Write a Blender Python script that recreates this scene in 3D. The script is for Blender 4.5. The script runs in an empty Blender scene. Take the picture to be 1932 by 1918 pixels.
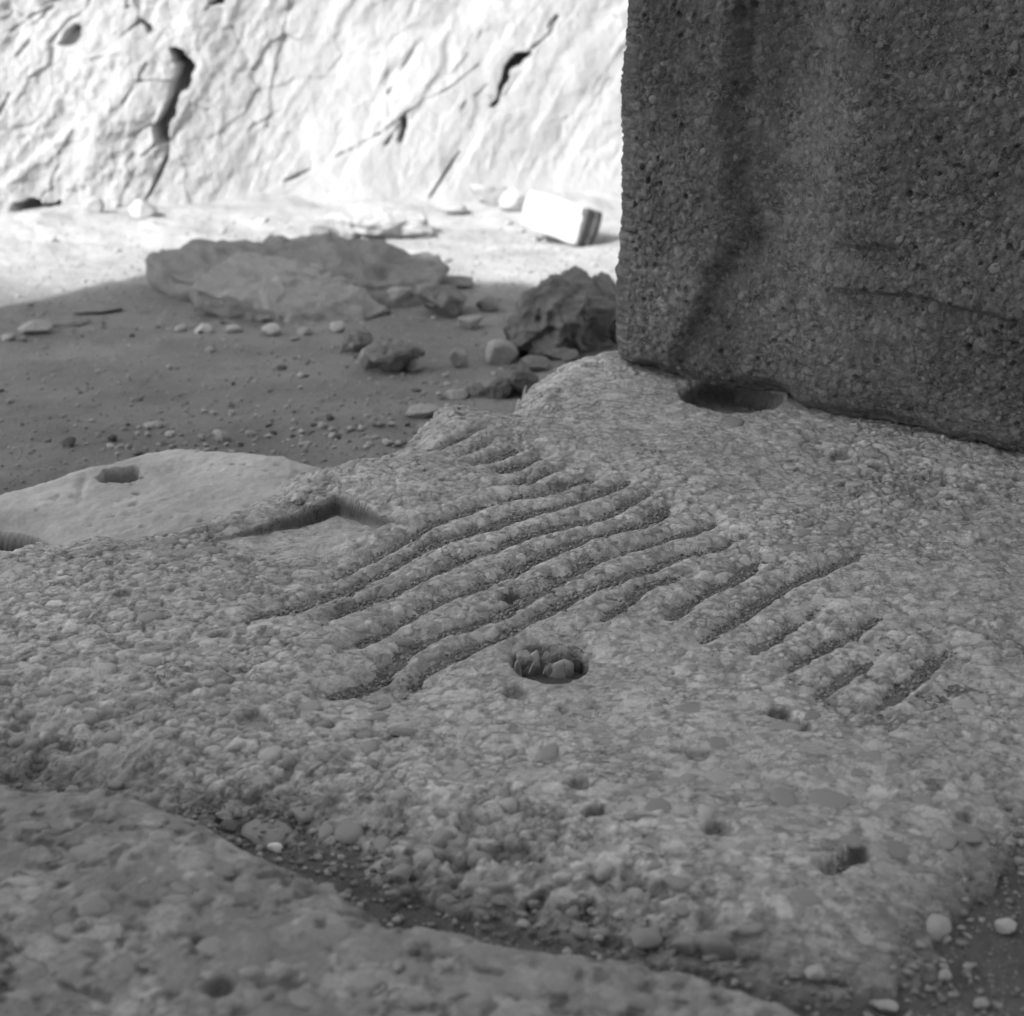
import bpy, bmesh, math, random
import numpy as np
from mathutils import Vector, Matrix, Euler

# ------------------------------------------------------------------ camera, light, exposure
sc = bpy.context.scene
COL = sc.collection
CAM_H, PITCH, LENS, SENSOR = 1.5, math.radians(25.0), 80.0, 56.0
cam_d = bpy.data.cameras.new("camera")
cam = bpy.data.objects.new("camera", cam_d)
COL.objects.link(cam)
cam.location = (0, 0, CAM_H)
cam.rotation_euler = (math.radians(90) - PITCH, 0, 0)
cam_d.lens, cam_d.sensor_width, cam_d.sensor_fit = LENS, SENSOR, 'HORIZONTAL'
cam_d.clip_start, cam_d.clip_end = 0.05, 400
cam_d.dof.use_dof = True
cam_d.dof.focus_distance = 3.35
cam_d.dof.aperture_fstop = 4.4
sc.camera = cam

SUN = Vector((-0.54, -0.54, 0.643)).normalized()
world = bpy.data.worlds.new("World")
sc.world = world
world.use_nodes = True
wn = world.node_tree
wn.nodes.clear()
sky = wn.nodes.new('ShaderNodeTexSky')
sky.sky_type = 'NISHITA'
sky.sun_disc = False
sky.sun_elevation = math.asin(SUN.z)
sky.sun_rotation = math.radians(225)
bw = wn.nodes.new('ShaderNodeRGBToBW')
bg = wn.nodes.new('ShaderNodeBackground')
bg.inputs['Strength'].default_value = 0.15
wo = wn.nodes.new('ShaderNodeOutputWorld')
wn.links.new(sky.outputs[0], bw.inputs[0])
wn.links.new(bw.outputs[0], bg.inputs['Color'])
wn.links.new(bg.outputs[0], wo.inputs['Surface'])

sun_d = bpy.data.lights.new("sun", 'SUN')
sun_d.energy, sun_d.angle = 2.0, math.radians(0.4)
sun_d.color = (1, 1, 1)
sun = bpy.data.objects.new("sun", sun_d)
COL.objects.link(sun)
sun.rotation_euler = (-SUN).to_track_quat('-Z', 'Y').to_euler()
sun.location = SUN * 40

sc.view_settings.view_transform = 'Standard'
sc.view_settings.look = 'None'
sc.view_settings.gamma = 1
sc.view_settings.use_curve_mapping = False
sc.view_settings.exposure = 1.85
sc.cycles.diffuse_bounces = 2

# ------------------------------------------------------------------ photo measurements -> ground points
FP = LENS / SENSOR * 1932.0
ct, st = math.cos(PITCH), math.sin(PITCH)


def ray(px, py):
    a, b = (px - 966) / FP, (959 - py) / FP
    return Vector((a, ct + b * st, -st + b * ct))


def at(px, py, z=0.0):
    d = ray(px, py)
    t = (z - CAM_H) / d.z
    return Vector((d.x * t, d.y * t, z))


GC, GS = -0.40, -0.08           # lower ground: z = GC + GS*(y-4)


def atg(px, py):
    d = ray(px, py)
    t = (GC - 4 * GS - CAM_H) / (d.z - GS * d.y)
    return Vector((d.x * t, d.y * t, CAM_H + d.z * t))


def depth(p):
    return p.y * ct + (CAM_H - p.z) * st


# ------------------------------------------------------------------ numpy noise
def h2(ix, iy, seed):
    n = (ix.astype(np.int64) * 374761393 + iy.astype(np.int64) * 668265263 + seed * 974711) & 0xFFFFFFFF
    n = ((n ^ (n >> 13)) * 1274126177) & 0xFFFFFFFF
    n = ((n ^ (n >> 16)) * 2246822519) & 0xFFFFFFFF
    n = n ^ (n >> 15)
    return (n & 0xFFFFFF).astype(np.float64) / 16777216.0


def fade(t):
    return t * t * t * (t * (t * 6 - 15) + 10)


def vnoise(x, y, seed):
    x0, y0 = np.floor(x), np.floor(y)
    fx, fy = fade(x - x0), fade(y - y0)
    ix, iy = x0.astype(np.int64), y0.astype(np.int64)
    a, b = h2(ix, iy, seed), h2(ix + 1, iy, seed)
    c, d = h2(ix, iy + 1, seed), h2(ix + 1, iy + 1, seed)
    return (a + (b - a) * fx + (c - a + (a - b - c + d) * fx) * fy) * 2 - 1


def fbm(x, y, seed, octv=4, gain=0.5):
    r, amp, s = 0, 1.0, 0
    for o in range(octv):
        ca, sa = math.cos(o * 0.7), math.sin(o * 0.7)
        xx, yy = (x * ca - y * sa) * 2.03 ** o, (x * sa + y * ca) * 2.03 ** o
        r = r + amp * vnoise(xx + 17.3 * o, yy - 9.1 * o, seed + o)
        s += amp
        amp *= gain
    return r / s


def ridged(x, y, seed, octv=4):
    r, amp, s = 0, 1.0, 0
    for o in range(octv):
        r = r + amp * (1 - np.abs(vnoise(x * 2 ** o + 3.1 * o, y * 2 ** o, seed + o)) * 2)
        s += amp
        amp *= 0.5
    return r / s


def vnoise3(p, seed):
    i = np.floor(p).astype(np.int64)
    f = fade(p - i)
    r = 0
    for dx in (0, 1):
        for dy in (0, 1):
            for dz in (0, 1):
                w = (f[:, 0] if dx else 1 - f[:, 0]) * (f[:, 1] if dy else 1 - f[:, 1]) * (f[:, 2] if dz else 1 - f[:, 2])
                r = r + w * h2(i[:, 0] + dx + 57 * (i[:, 2] + dz), i[:, 1] + dy, seed)
    return r * 2 - 1


def fbm3(p, seed, octv=4, gain=0.5):
    r, amp, s = 0, 1.0, 0
    for o in range(octv):
        r = r + amp * vnoise3(p * 2.0 ** o + 11.7 * o, seed + o)
        s += amp
        amp *= gain
    return r / s


def sstep(a, b, x):
    t = np.clip((x - a) / (b - a), 0, 1)
    return t * t * (3 - 2 * t)


def pebbles(x, y, cell, seed, fill=0.8, rmin=0.35, rmax=0.75, elong=1.6, rot=None, line=False):
    """domes of embedded pebbles: height 0..1 (scaled by size) and the winning pebble's random number"""
    u, v = x / cell, y / cell
    iu, iv = np.floor(u).astype(np.int64), np.floor(v).astype(np.int64)
    best, bid = np.zeros_like(u), np.full_like(u, -1.0)
    ein, eout = np.full_like(u, 9.0), np.full_like(u, 9.0)
    for dx in (-1, 0, 1):
        for dy in (-1, 0, 1):
            cx, cy = iu + dx, iv + dy
            ex = h2(cx, cy, seed) < fill
            pu, pv = cx + 0.1 + 0.8 * h2(cx, cy, seed + 1), cy + 0.1 + 0.8 * h2(cx, cy, seed + 2)
            r = rmin + (rmax - rmin) * h2(cx, cy, seed + 3) ** 1.5
            th = (h2(cx, cy, seed + 4) * math.pi) if rot is None else rot + (h2(cx, cy, seed + 4) - .5) * 1.2
            e = 1 + (elong - 1) * h2(cx, cy, seed + 5)
            ddx, ddy = u - pu, v - pv
            c, s = np.cos(th), np.sin(th)
            a, b = (ddx * c + ddy * s) / r, (-ddx * s + ddy * c) / (r / e)
            # squarish-rounded section, flat-topped
            q = (np.abs(a) ** 2.4 + np.abs(b) ** 2.4)
            hgt = np.where(ex & (q < 1), (1 - np.minimum(q, 1)) ** 0.36 * (0.45 + 0.55 * h2(cx, cy, seed + 6)) * r / rmax, 0)
            w = hgt > best
            if line:
                qd = np.maximum(q, 1e-9) ** (1 / 2.4)
                ein = np.where(w, (1 - qd) * r * cell * .75, ein)
                eout = np.where(ex, np.minimum(eout, np.where(qd > 1, (qd - 1) * r * cell * .75, 9)), eout)
            best = np.where(w, hgt, best)
            bid = np.where(w, h2(cx, cy, seed + 7), bid)
    if line:
        return best, bid, np.where(bid >= 0, ein, eout)
    return best, bid


def cracks(x, y, cell, seed):
    """F2-F1 of a jittered cell pattern (0 in the joints)"""
    u, v = x / cell, y / cell
    iu, iv = np.floor(u).astype(np.int64), np.floor(v).astype(np.int64)
    f1, f2 = np.full_like(u, 9.0), np.full_like(u, 9.0)
    cid = np.zeros_like(u)
    for dx in (-1, 0, 1):
        for dy in (-1, 0, 1):
            cx, cy = iu + dx, iv + dy
            d = np.hypot(u - cx - h2(cx, cy, seed + 1), v - cy - h2(cx, cy, seed + 2))
            n1 = d < f1
            f2 = np.where(n1, f1, np.minimum(f2, d))
            cid = np.where(n1, h2(cx, cy, seed + 3), cid)
            f1 = np.where(n1, d, f1)
    return f2 - f1, cid


def facets(x, y, cell, seed, tilt):
    """flat fracture faces: each cell a plane of its own offset and tilt"""
    u, v = x / cell, y / cell
    iu, iv = np.floor(u).astype(np.int64), np.floor(v).astype(np.int64)
    f1, out = np.full_like(u, 9.0), np.zeros_like(u)
    for dx in (-1, 0, 1):
        for dy in (-1, 0, 1):
            cx, cy = iu + dx, iv + dy
            a, b = u - cx - h2(cx, cy, seed + 1), v - cy - h2(cx, cy, seed + 2)
            d = np.hypot(a, b)
            n1 = d < f1
            out = np.where(n1, (h2(cx, cy, seed + 3) - .5) + tilt * ((h2(cx, cy, seed + 4) - .5) * a + (h2(cx, cy, seed + 5) - .5) * b), out)
            f1 = np.where(n1, d, f1)
    return out


def seg_dist(x, y, pts):
    d = np.full_like(x, 9.0)
    for (ax, ay), (bx, by) in zip(pts[:-1], pts[1:]):
        vx, vy = bx - ax, by - ay
        t = np.clip(((x - ax) * vx + (y - ay) * vy) / (vx * vx + vy * vy + 1e-12), 0, 1)
        d = np.minimum(d, np.hypot(x - ax - t * vx, y - ay - t * vy))
    return d


def poly_sd(x, y, pts):
    """signed distance, positive inside"""
    d = np.full_like(x, 9.0)
    ins = np.zeros(x.shape, bool)
    n = len(pts)
    for i in range(n):
        (ax, ay), (bx, by) = pts[i], pts[(i + 1) % n]
        vx, vy = bx - ax, by - ay
        t = np.clip(((x - ax) * vx + (y - ay) * vy) / (vx * vx + vy * vy + 1e-12), 0, 1)
        d = np.minimum(d, np.hypot(x - ax - t * vx, y - ay - t * vy))
        if ay != by:
            ins ^= ((ay > y) != (by > y)) & (x < vx * (y - ay) / (by - ay) + ax)
    return np.where(ins, d, -d)


# ------------------------------------------------------------------ mesh + object helpers
def grid_mesh(name, P, mask=None, tone=None, flip=False):
    """P: (ny,nx,3) points -> quad mesh; faces whose corners are all in mask are kept"""
    ny, nx = P.shape[:2]
    idx = np.arange(ny * nx).reshape(ny, nx)
    q = np.stack([idx[:-1, :-1], idx[:-1, 1:], idx[1:, 1:], idx[1:, :-1]], -1).reshape(-1, 4)
    if flip:
        q = q[:, ::-1]
    V = P.reshape(-1, 3)
    T = None if tone is None else tone.reshape(-1)
    if mask is not None:
        m = mask.reshape(-1)
        q = q[m[q].all(1)]
        used = np.zeros(len(V), bool)
        used[q.reshape(-1)] = True
        new = np.cumsum(used) - 1
        q = new[q]
        V = V[used]
        if T is not None:
            T = T[used]
    me = bpy.data.meshes.new(name)
    me.vertices.add(len(V))
    me.vertices.foreach_set('co', np.ascontiguousarray(V, dtype=np.float32).reshape(-1))
    me.loops.add(q.size)
    me.loops.foreach_set('vertex_index', np.ascontiguousarray(q, dtype=np.int32).reshape(-1))
    me.polygons.add(len(q))
    me.polygons.foreach_set('loop_start', np.arange(0, q.size, 4, dtype=np.int32))
    me.polygons.foreach_set('use_smooth', np.ones(len(q), bool))
    me.update(calc_edges=True)
    if T is not None:
        at_ = me.attributes.new('tone', 'FLOAT', 'POINT')
        at_.data.foreach_set('value', T.astype(np.float32))
    return me


def tri_mesh(name, V, F, smooth=True, tone=None):
    V, F = np.asarray(V, np.float32), np.asarray(F, np.int32)
    me = bpy.data.meshes.new(name)
    me.vertices.add(len(V))
    me.vertices.foreach_set('co', V.reshape(-1))
    me.loops.add(F.size)
    me.loops.foreach_set('vertex_index', F.reshape(-1))
    me.polygons.add(len(F))
    me.polygons.foreach_set('loop_start', np.arange(0, F.size, F.shape[1], dtype=np.int32))
    me.polygons.foreach_set('use_smooth', np.full(len(F), smooth))
    me.update(calc_edges=True)
    if tone is not None:
        a_ = me.attributes.new('tone', 'FLOAT', 'POINT')
        a_.data.foreach_set('value', np.asarray(tone, np.float32))
    return me


def link(name, me, mat=None, parent=None, label=None, cat=None, group=None, kind=None, loc=None):
    o = bpy.data.objects.new(name, me)
    COL.objects.link(o)
    if mat and me is not None and not me.materials:
        me.materials.append(mat)
    if parent is not None:
        o.parent = parent
    if label:
        o['label'] = label
    if cat:
        o['category'] = cat
    if group:
        o['group'] = group
    if kind:
        o['kind'] = kind
    elif label and parent is None:
        o['kind'] = 'thing'
    if loc is not None:
        o.location = loc
    return o


def axis(a, b, step, lo, hi, grow=1.12, mx=0.25):
    """coordinates: even steps from a to b, growing steps out to lo and hi"""
    mid = list(np.arange(a, b + step * .5, step))
    s, x, left = step, mid[0], []
    while x > lo:
        s = min(s * grow, mx)
        x -= s
        left.append(x)
    s, x, right = step, mid[-1], []
    while x < hi:
        s = min(s * grow, mx)
        x += s
        right.append(x)
    return np.array(left[::-1] + mid + right)


# ------------------------------------------------------------------ materials
def rock_mat(name, base, var=0.25, scale=14, bump=0.35, bscale=180, bdist=0.004, attr=True, rand=0.0, speck=0.25, rough=0.92, streak=None, clast=(), dist=.03):
    m = bpy.data.materials.new(name)
    m.use_nodes = True
    nt = m.node_tree
    N, L = nt.nodes, nt.links
    bs = N['Principled BSDF']
    bs.inputs['Roughness'].default_value = rough
    bs.inputs['Specular IOR Level'].default_value = 0.15
    geo = N.new('ShaderNodeTexCoord')
    co = geo.outputs['Object']
    if streak:
        mp = N.new('ShaderNodeMapping')
        mp.inputs['Rotation'].default_value = streak[0]
        mp.inputs['Scale'].default_value = streak[1]
        L.new(co, mp.inputs[0])
        co = mp.outputs[0]

    def noise(sc_, det, rgh=0.6):
        n = N.new('ShaderNodeTexNoise')
        n.inputs['Scale'].default_value = sc_
        n.inputs['Detail'].default_value = det
        n.inputs['Roughness'].default_value = rgh
        L.new(co, n.inputs['Vector'])
        return n.outputs['Fac']

    def mth(op, a, b, c=None):
        n = N.new('ShaderNodeMath')
        n.operation = op
        for k, v in enumerate((a, b, c)):
            if v is None:
                continue
            if isinstance(v, (int, float)):
                n.inputs[k].default_value = v
            else:
                L.new(v, n.inputs[k])
        return n.outputs[0]
    f1 = mth('MULTIPLY_ADD', noise(scale, 6), 2 * var, 1 - var)
    f2 = mth('MULTIPLY_ADD', noise(bscale, 3, .7), 2 * speck, 1 - speck)
    val = mth('MULTIPLY', mth('MULTIPLY', f1, f2), base)
    if attr:
        a = N.new('ShaderNodeAttribute')
        a.attribute_name = 'tone'
        val = mth('MULTIPLY', val, a.outputs['Fac'])
    if rand:
        oi = N.new('ShaderNodeObjectInfo')
        val = mth('MULTIPLY', val, mth('MULTIPLY_ADD', oi.outputs['Random'], 2 * rand, 1 - rand))
    hextra = None
    if clast:
        nz = N.new('ShaderNodeTexNoise')
        nz.inputs['Scale'].default_value = 22
        nz.inputs['Detail'].default_value = 4
        L.new(co, nz.inputs['Vector'])
        vs_ = N.new('ShaderNodeVectorMath')
        vs_.operation = 'MULTIPLY_ADD'
        L.new(nz.outputs['Color'], vs_.inputs[0])
        vs_.inputs[1].default_value = (dist, dist, dist * .6)
        L.new(co, vs_.inputs[2])
        for cs, lw, tv, asp, patch in clast:
            mp2 = N.new('ShaderNodeMapping')
            mp2.inputs['Scale'].default_value = asp
            L.new(vs_.outputs[0], mp2.inputs[0])
            vc = N.new('ShaderNodeTexVoronoi')
            vc.inputs['Scale'].default_value = cs
            L.new(mp2.outputs[0], vc.inputs['Vector'])
            ln = N.new('ShaderNodeTexNoise')
            ln.inputs['Scale'].default_value = cs * .45
            ln.inputs['Detail'].default_value = 3
            ln.inputs['Distortion'].default_value = .6
            L.new(mp2.outputs[0], ln.inputs['Vector'])
            mr = N.new('ShaderNodeMapRange')
            mr.interpolation_type = 'SMOOTHSTEP'
            mr.inputs[1].default_value = 0
            mr.inputs[2].default_value = lw
            L.new(mth('ABSOLUTE', mth('SUBTRACT', ln.outputs['Fac'], .5), 0), mr.inputs[0])
            pm = N.new('ShaderNodeMapRange')
            pm.inputs[1].default_value, pm.inputs[2].default_value = patch, patch + .16
            L.new(noise(cs * .16, 3), pm.inputs[0])
            # joint = 1 - patch*(1-line)
            inv = mth('SUBTRACT', 1.0, mr.outputs[0])
            joint = mth('SUBTRACT', 1.0, mth('MULTIPLY', inv, pm.outputs[0]))
            sp = N.new('ShaderNodeSeparateColor')
            L.new(vc.outputs['Color'], sp.inputs[0])
            val = mth('MULTIPLY', val, mth('MULTIPLY_ADD', sp.outputs[0], 2 * tv, 1 - tv))
            val = mth('MULTIPLY', val, mth('MULTIPLY_ADD', joint, .42, .58))
            hx = mth('MULTIPLY', mth('ADD', joint, mth('MULTIPLY', sp.outputs[1], .5)), 60 / cs)
            hextra = hx if hextra is None else mth('ADD', hextra, hx)
    cc = N.new('ShaderNodeCombineColor')
    for k in range(3):
        L.new(val, cc.inputs[k])
    L.new(cc.outputs[0], bs.inputs['Base Color'])
    if bump:
        bp = N.new('ShaderNodeBump')
        bp.inputs['Strength'].default_value = bump
        bp.inputs['Distance'].default_value = bdist
        hgt = mth('ADD', noise(bscale, 4, .65), mth('MULTIPLY', noise(bscale * .3, 4), 1.6))
        if hextra is not None:
            hgt = mth('ADD', hgt, hextra)
        L.new(hgt, bp.inputs['Height'])
        L.new(bp.outputs[0], bs.inputs['Normal'])
    return m


FL = (1, 1.5, 1)
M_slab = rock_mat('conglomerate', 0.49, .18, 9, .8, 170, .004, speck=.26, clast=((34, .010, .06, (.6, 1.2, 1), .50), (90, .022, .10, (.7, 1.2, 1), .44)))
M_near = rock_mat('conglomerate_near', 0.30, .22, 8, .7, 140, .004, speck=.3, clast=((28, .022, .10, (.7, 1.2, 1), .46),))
M_pale = rock_mat('pale_limestone', 0.44, .15, 6, .35, 90, .005)
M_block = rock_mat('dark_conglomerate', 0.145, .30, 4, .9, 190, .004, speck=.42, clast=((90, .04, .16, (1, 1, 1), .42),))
M_clast = rock_mat('pebble_stone', 0.35, .18, 40, .5, 220, .003, attr=False, rand=.14, speck=.25)
M_bclast = rock_mat('block_pebble_stone', 0.15, .2, 40, .4, 240, .002, attr=False, rand=.3, speck=.15)
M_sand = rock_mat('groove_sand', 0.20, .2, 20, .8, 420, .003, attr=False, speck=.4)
M_grain = rock_mat('grit', 0.21, .15, 60, 0, 300, .002, attr=True, speck=.2)
M_soil = rock_mat('soil', 0.15, .4, 12, .9, 230, .006, attr=True, speck=.5)
M_ground = rock_mat('sandy_ground', 0.185, .22, 7, .7, 110, .008, attr=True, speck=.28)
M_cliff = rock_mat('cliff_rock', 0.325, .26, 3, .5, 40, .02, attr=True, speck=.14, streak=((0, math.radians(-34), 0), (1.6, 1, .45)))
M_sunrock = rock_mat('sunlit_rock', 0.34, .12, 5, .5, 50, .012, attr=False, speck=.12)
M_boulder = rock_mat('boulder_rock', 0.19, .35, 9, .8, 70, .014, attr=False, speck=.35)
M_bdark = rock_mat('dark_boulder_rock', 0.15, .35, 9, .7, 60, .014, attr=False, speck=.3)
M_bpale = rock_mat('pale_boulder_rock', 0.32, .28, 9, .7, 80, .012, attr=False, speck=.28)
M_white = rock_mat('white_stone', 0.43, .06, 6, .25, 60, .005, attr=False, speck=.06)
M_stone = rock_mat('loose_stone', 0.34, .15, 25, .4, 150, .003, attr=False, rand=.3, speck=.15)
M_chip = rock_mat('white_chip', 0.75, .05, 20, .2, 200, .001, attr=False, speck=.05)
M_stalk = rock_mat('dry_stalk', 0.34, .15, 60, 0, 300, .001, attr=False)

# ------------------------------------------------------------------ main slab geometry functions
W = lambda p: (p[0], p[1])
far_edge = [(0, 1012), (110, 1003), (210, 985), (330, 962), (450, 935), (520, 905), (570, 873), (650, 862), (720, 852), (765, 838),
            (790, 800), (832, 762), (880, 752), (930, 762), (972, 760), (985, 735), (1008, 700), (1060, 680), (1120, 662), (1180, 650)]
near_edge = [(0, 1452), (120, 1468), (220, 1476), (330, 1506), (430, 1530), (520, 1545), (600, 1580), (690, 1612), (760, 1640), (860, 1668),
             (1000, 1700), (1150, 1752), (1300, 1790), (1420, 1822), (1540, 1852), (1640, 1855), (1730, 1800), (1765, 1730),
             (1815, 1670), (1880, 1610), (1932, 1570)]
SLAB = [(-2.6, 2.45), (-2.0, 2.62)] + [W(at(*p)) for p in far_edge] + [(1.0, 5.2), (2.9, 5.2), (2.9, 2.6), (1.6, 2.25)] + \
       [W(at(*p)) for p in near_edge[::-1]] + [(-1.5, 2.16), (-2.6, 2.2)]
FAR_LINE = [(-2.6, 2.45), (-2.0, 2.62)] + [W(at(*p)) for p in far_edge] + [(1.0, 5.2)]

GROOVES = [
    [(400, 1188), (450, 1170), (503, 1150), (569, 1130), (640, 1109), (690, 1088), (745, 1060), (784, 1037), (862, 1004), (921, 990), (979, 968), (1018, 957), (1081, 943), (1126, 928), (1174, 906), (1211, 879)],
    [(560, 1100), (640, 1072), (720, 1032), (792, 998), (823, 980), (862, 968), (909, 953), (972, 935), (1038, 927), (1081, 908), (1119, 896), (1147, 879)],
    [(757, 945), (823, 943), (862, 933), (894, 920)],
    [(545, 1190), (620, 1160), (683, 1132), (726, 1117), (765, 1101), (804, 1080), (843, 1064), (886, 1043), (933, 1031), (976, 1009), (1026, 994), (1097, 978), (1144, 966), (1194, 939), (1226, 923), (1268, 904)],
    [(600, 1238), (690, 1195), (761, 1162), (804, 1138), (839, 1123), (878, 1109), (921, 1088), (976, 1064), (1019, 1043), (1058, 1025), (1104, 1008), (1167, 994), (1214, 980), (1248, 955), (1281, 939), (1300, 932)],
    [(540, 1330), (600, 1305), (655, 1285), (700, 1262), (735, 1230), (765, 1207), (800, 1195), (850, 1178), (900, 1165), (950, 1148), (1010, 1112), (1080, 1072), (1132, 1050), (1173, 1036), (1215, 1023), (1256, 1005), (1306, 992), (1351, 974), (1380, 957)],
    [(700, 1305), (760, 1285), (800, 1240), (878, 1209), (929, 1193), (979, 1170), (1019, 1150), (1065, 1127), (1097, 1115), (1136, 1099), (1175, 1084), (1226, 1066), (1264, 1046), (1306, 1032), (1351, 1026), (1380, 1009), (1422, 994), (1445, 986)],
    [(1090, 1185), (1104, 1177), (1136, 1160), (1187, 1131), (1212, 1105), (1248, 1088), (1306, 1071), (1331, 1065)],
    [(1235, 1182), (1270, 1155), (1298, 1133), (1339, 1104), (1380, 1088), (1405, 1068), (1430, 1052), (1476, 1040)],
    [(1290, 1220), (1331, 1195), (1372, 1172), (1418, 1141), (1450, 1115), (1488, 1092), (1542, 1071), (1596, 1046), (1637, 1030), (1660, 1018)],
    [(1364, 1241), (1414, 1224), (1463, 1195), (1496, 1172), (1540, 1140), (1580, 1115)],
    [(1425, 1285), (1490, 1255), (1525, 1226), (1567, 1204), (1608, 1187), (1660, 1150), (1700, 1128)],
    [(1500, 1325), (1538, 1307), (1579, 1278), (1629, 1245), (1691, 1216)],
    [(1621, 1336), (1666, 1320), (1691, 1295), (1732, 1266), (1774, 1228), (1836, 1204)],
    [(1700, 1352), (1760, 1318), (1810, 1282), (1880, 1256)],
    [(805, 857), (846, 843), (887, 824), (931, 807)],
    [(832, 865), (873, 858), (907, 846), (934, 833)],
    [(880, 876), (921, 869), (955, 855), (979, 845)],
    [(928, 891), (972, 881), (1006, 864), (1034, 852)],
    [(945, 913), (989, 908), (1037, 886), (1071, 876)],
]
GD = [1.0, 0.85, .6, 1.0, 1.0, .95, 1.0, 1.0, 1.0, 1.0, .85, .8, .85, .85, .7, .85, .95, 1.0, 1.0, 1.0]
GW = [[W(at(*p)) for p in g] for g in GROOVES]

HOLE_C, HOLE_R = at(1040, 1240), 0.080
SOCK_C, SOCK_R = at(1383, 742), 0.150
DIM_C = at(972, 1118)
RECESS = [W(at(*p)) for p in [(395, 1008), (470, 985), (560, 958), (636, 930), (690, 950), (748, 980), (680, 1005), (600, 1035), (500, 1040)]]
RECESS_BACK = [W(at(*p)) for p in [(395, 1008), (470, 985), (560, 958), (636, 930), (690, 950), (748, 980)]]
SLOT = [W(at(1565, 1632)), W(at(1622, 1592))]
PITS = [(1470, 1338, .022, .03), (1508, 1360, .022, .035), (1500, 1352, .014, .03), (480, 1352, .03, .015), (1355, 1560, .022, .02), (1125, 1526, .018, .022),
        (1590, 858, .03, .02), (1660, 880, .02, .02), (1835, 915, .03, .02), (975, 1298, .026, .012), (416, 1196, .018, .014), (232, 1118, .02, .014),
        (1090, 1470, .02, .012), (1320, 1415, .02, .008)]


def blob(X, Y, px, py, r):
    c = at(px, py)
    return np.exp(-((X - c.x) ** 2 + (Y - c.y) ** 2) / (r * r))


def slab_base(X, Y):
    z = 0.014 * fbm(X * 1.3, Y * 1.3, 5, 3) + 0.007 * fbm(X * 4.5, Y * 4.5, 9, 3)
    z = z + 0.03 * blob(X, Y, 850, 790, .22) + .012 * blob(X, Y, 1120, 690, .3) - .02 * blob(X, Y, 960, 775, .10)
    z = z + 0.02 * blob(X, Y, 680, 885, .2) - 0.02 * blob(X, Y, 560, 1010, .2)
    z = z - .025 * blob(X, Y, 750, 1260, .13)
    return z


def groove_field(X, Y):
    wob = 0.009 * fbm(X * 19, Y * 19, 31, 4)
    out = np.zeros_like(X)
    for g, dp, k in zip(GW, GD, range(99)):
        xs, ys = [p[0] for p in g], [p[1] for p in g]
        m = (X > min(xs) - .09) & (X < max(xs) + .09) & (Y > min(ys) - .09) & (Y < max(ys) + .09)
        if not m.any():
            continue
        d = np.maximum(seg_dist(X[m], Y[m], g) + wob[m], 0)
        far = np.minimum(np.hypot(X[m] - xs[0], Y[m] - ys[0]), np.hypot(X[m] - xs[-1], Y[m] - ys[-1]))
        wid = (0.0215 if k < 15 else 0.0150) * (1 + .25 * vnoise(X[m] * 6 + 3 * k, Y[m] * 6, 79))
        val = dp * np.exp(-(d / wid) ** 2.0) * sstep(-.02, (.17 if k in (0, 1, 3, 4, 5, 6) else .11) if k < 15 else .05, far) * (0.90 + .22 * vnoise(X[m] * 7 + k, Y[m] * 7, 77))
        out[m] = np.maximum(out[m], val)
    zone = blob(X, Y, 1700, 1250, .26) + blob(X, Y, 1590, 1265, .14) + blob(X, Y, 1860, 1230, .2)
    out = np.maximum(out, np.clip(zone, 0, 1) * sstep(.0, .4, fbm(X * 16, Y * 22, 83, 4)) * .5)
    zone2 = .45 * blob(X, Y, 740, 1275, .08)  + .7 * blob(X, Y, 1170, 1135, .05)
    out = np.maximum(out, np.clip(zone2, 0, 1) * (.7 + .5 * fbm(X * 14, Y * 14, 84, 3)))
    return out


def rough_map(X, Y):
    r = 0.62 + 0.30 * fbm(X * 2.2, Y * 2.2, 41, 3)
    r = r + .35 * blob(X, Y, 300, 1250, .55) + .45 * blob(X, Y, 900, 1640, .32) + .3 * blob(X, Y, 1750, 1230, .3) + .55 * blob(X, Y, 1780, 920, .28)
    r = r - .65 * blob(X, Y, 1380, 1460, .36) - .35 * blob(X, Y, 1500, 1700, .2) - .3 * blob(X, Y, 1250, 800, .4) - .25 * blob(X, Y, 1150, 1330, .2) + .2 * blob(X, Y, 1000, 740, .3)
    r = r - .16 * sstep(.1, .6, X) * (1 - blob(X, Y, 1780, 920, .3))
    return np.clip(r, .15, 1.2)


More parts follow.
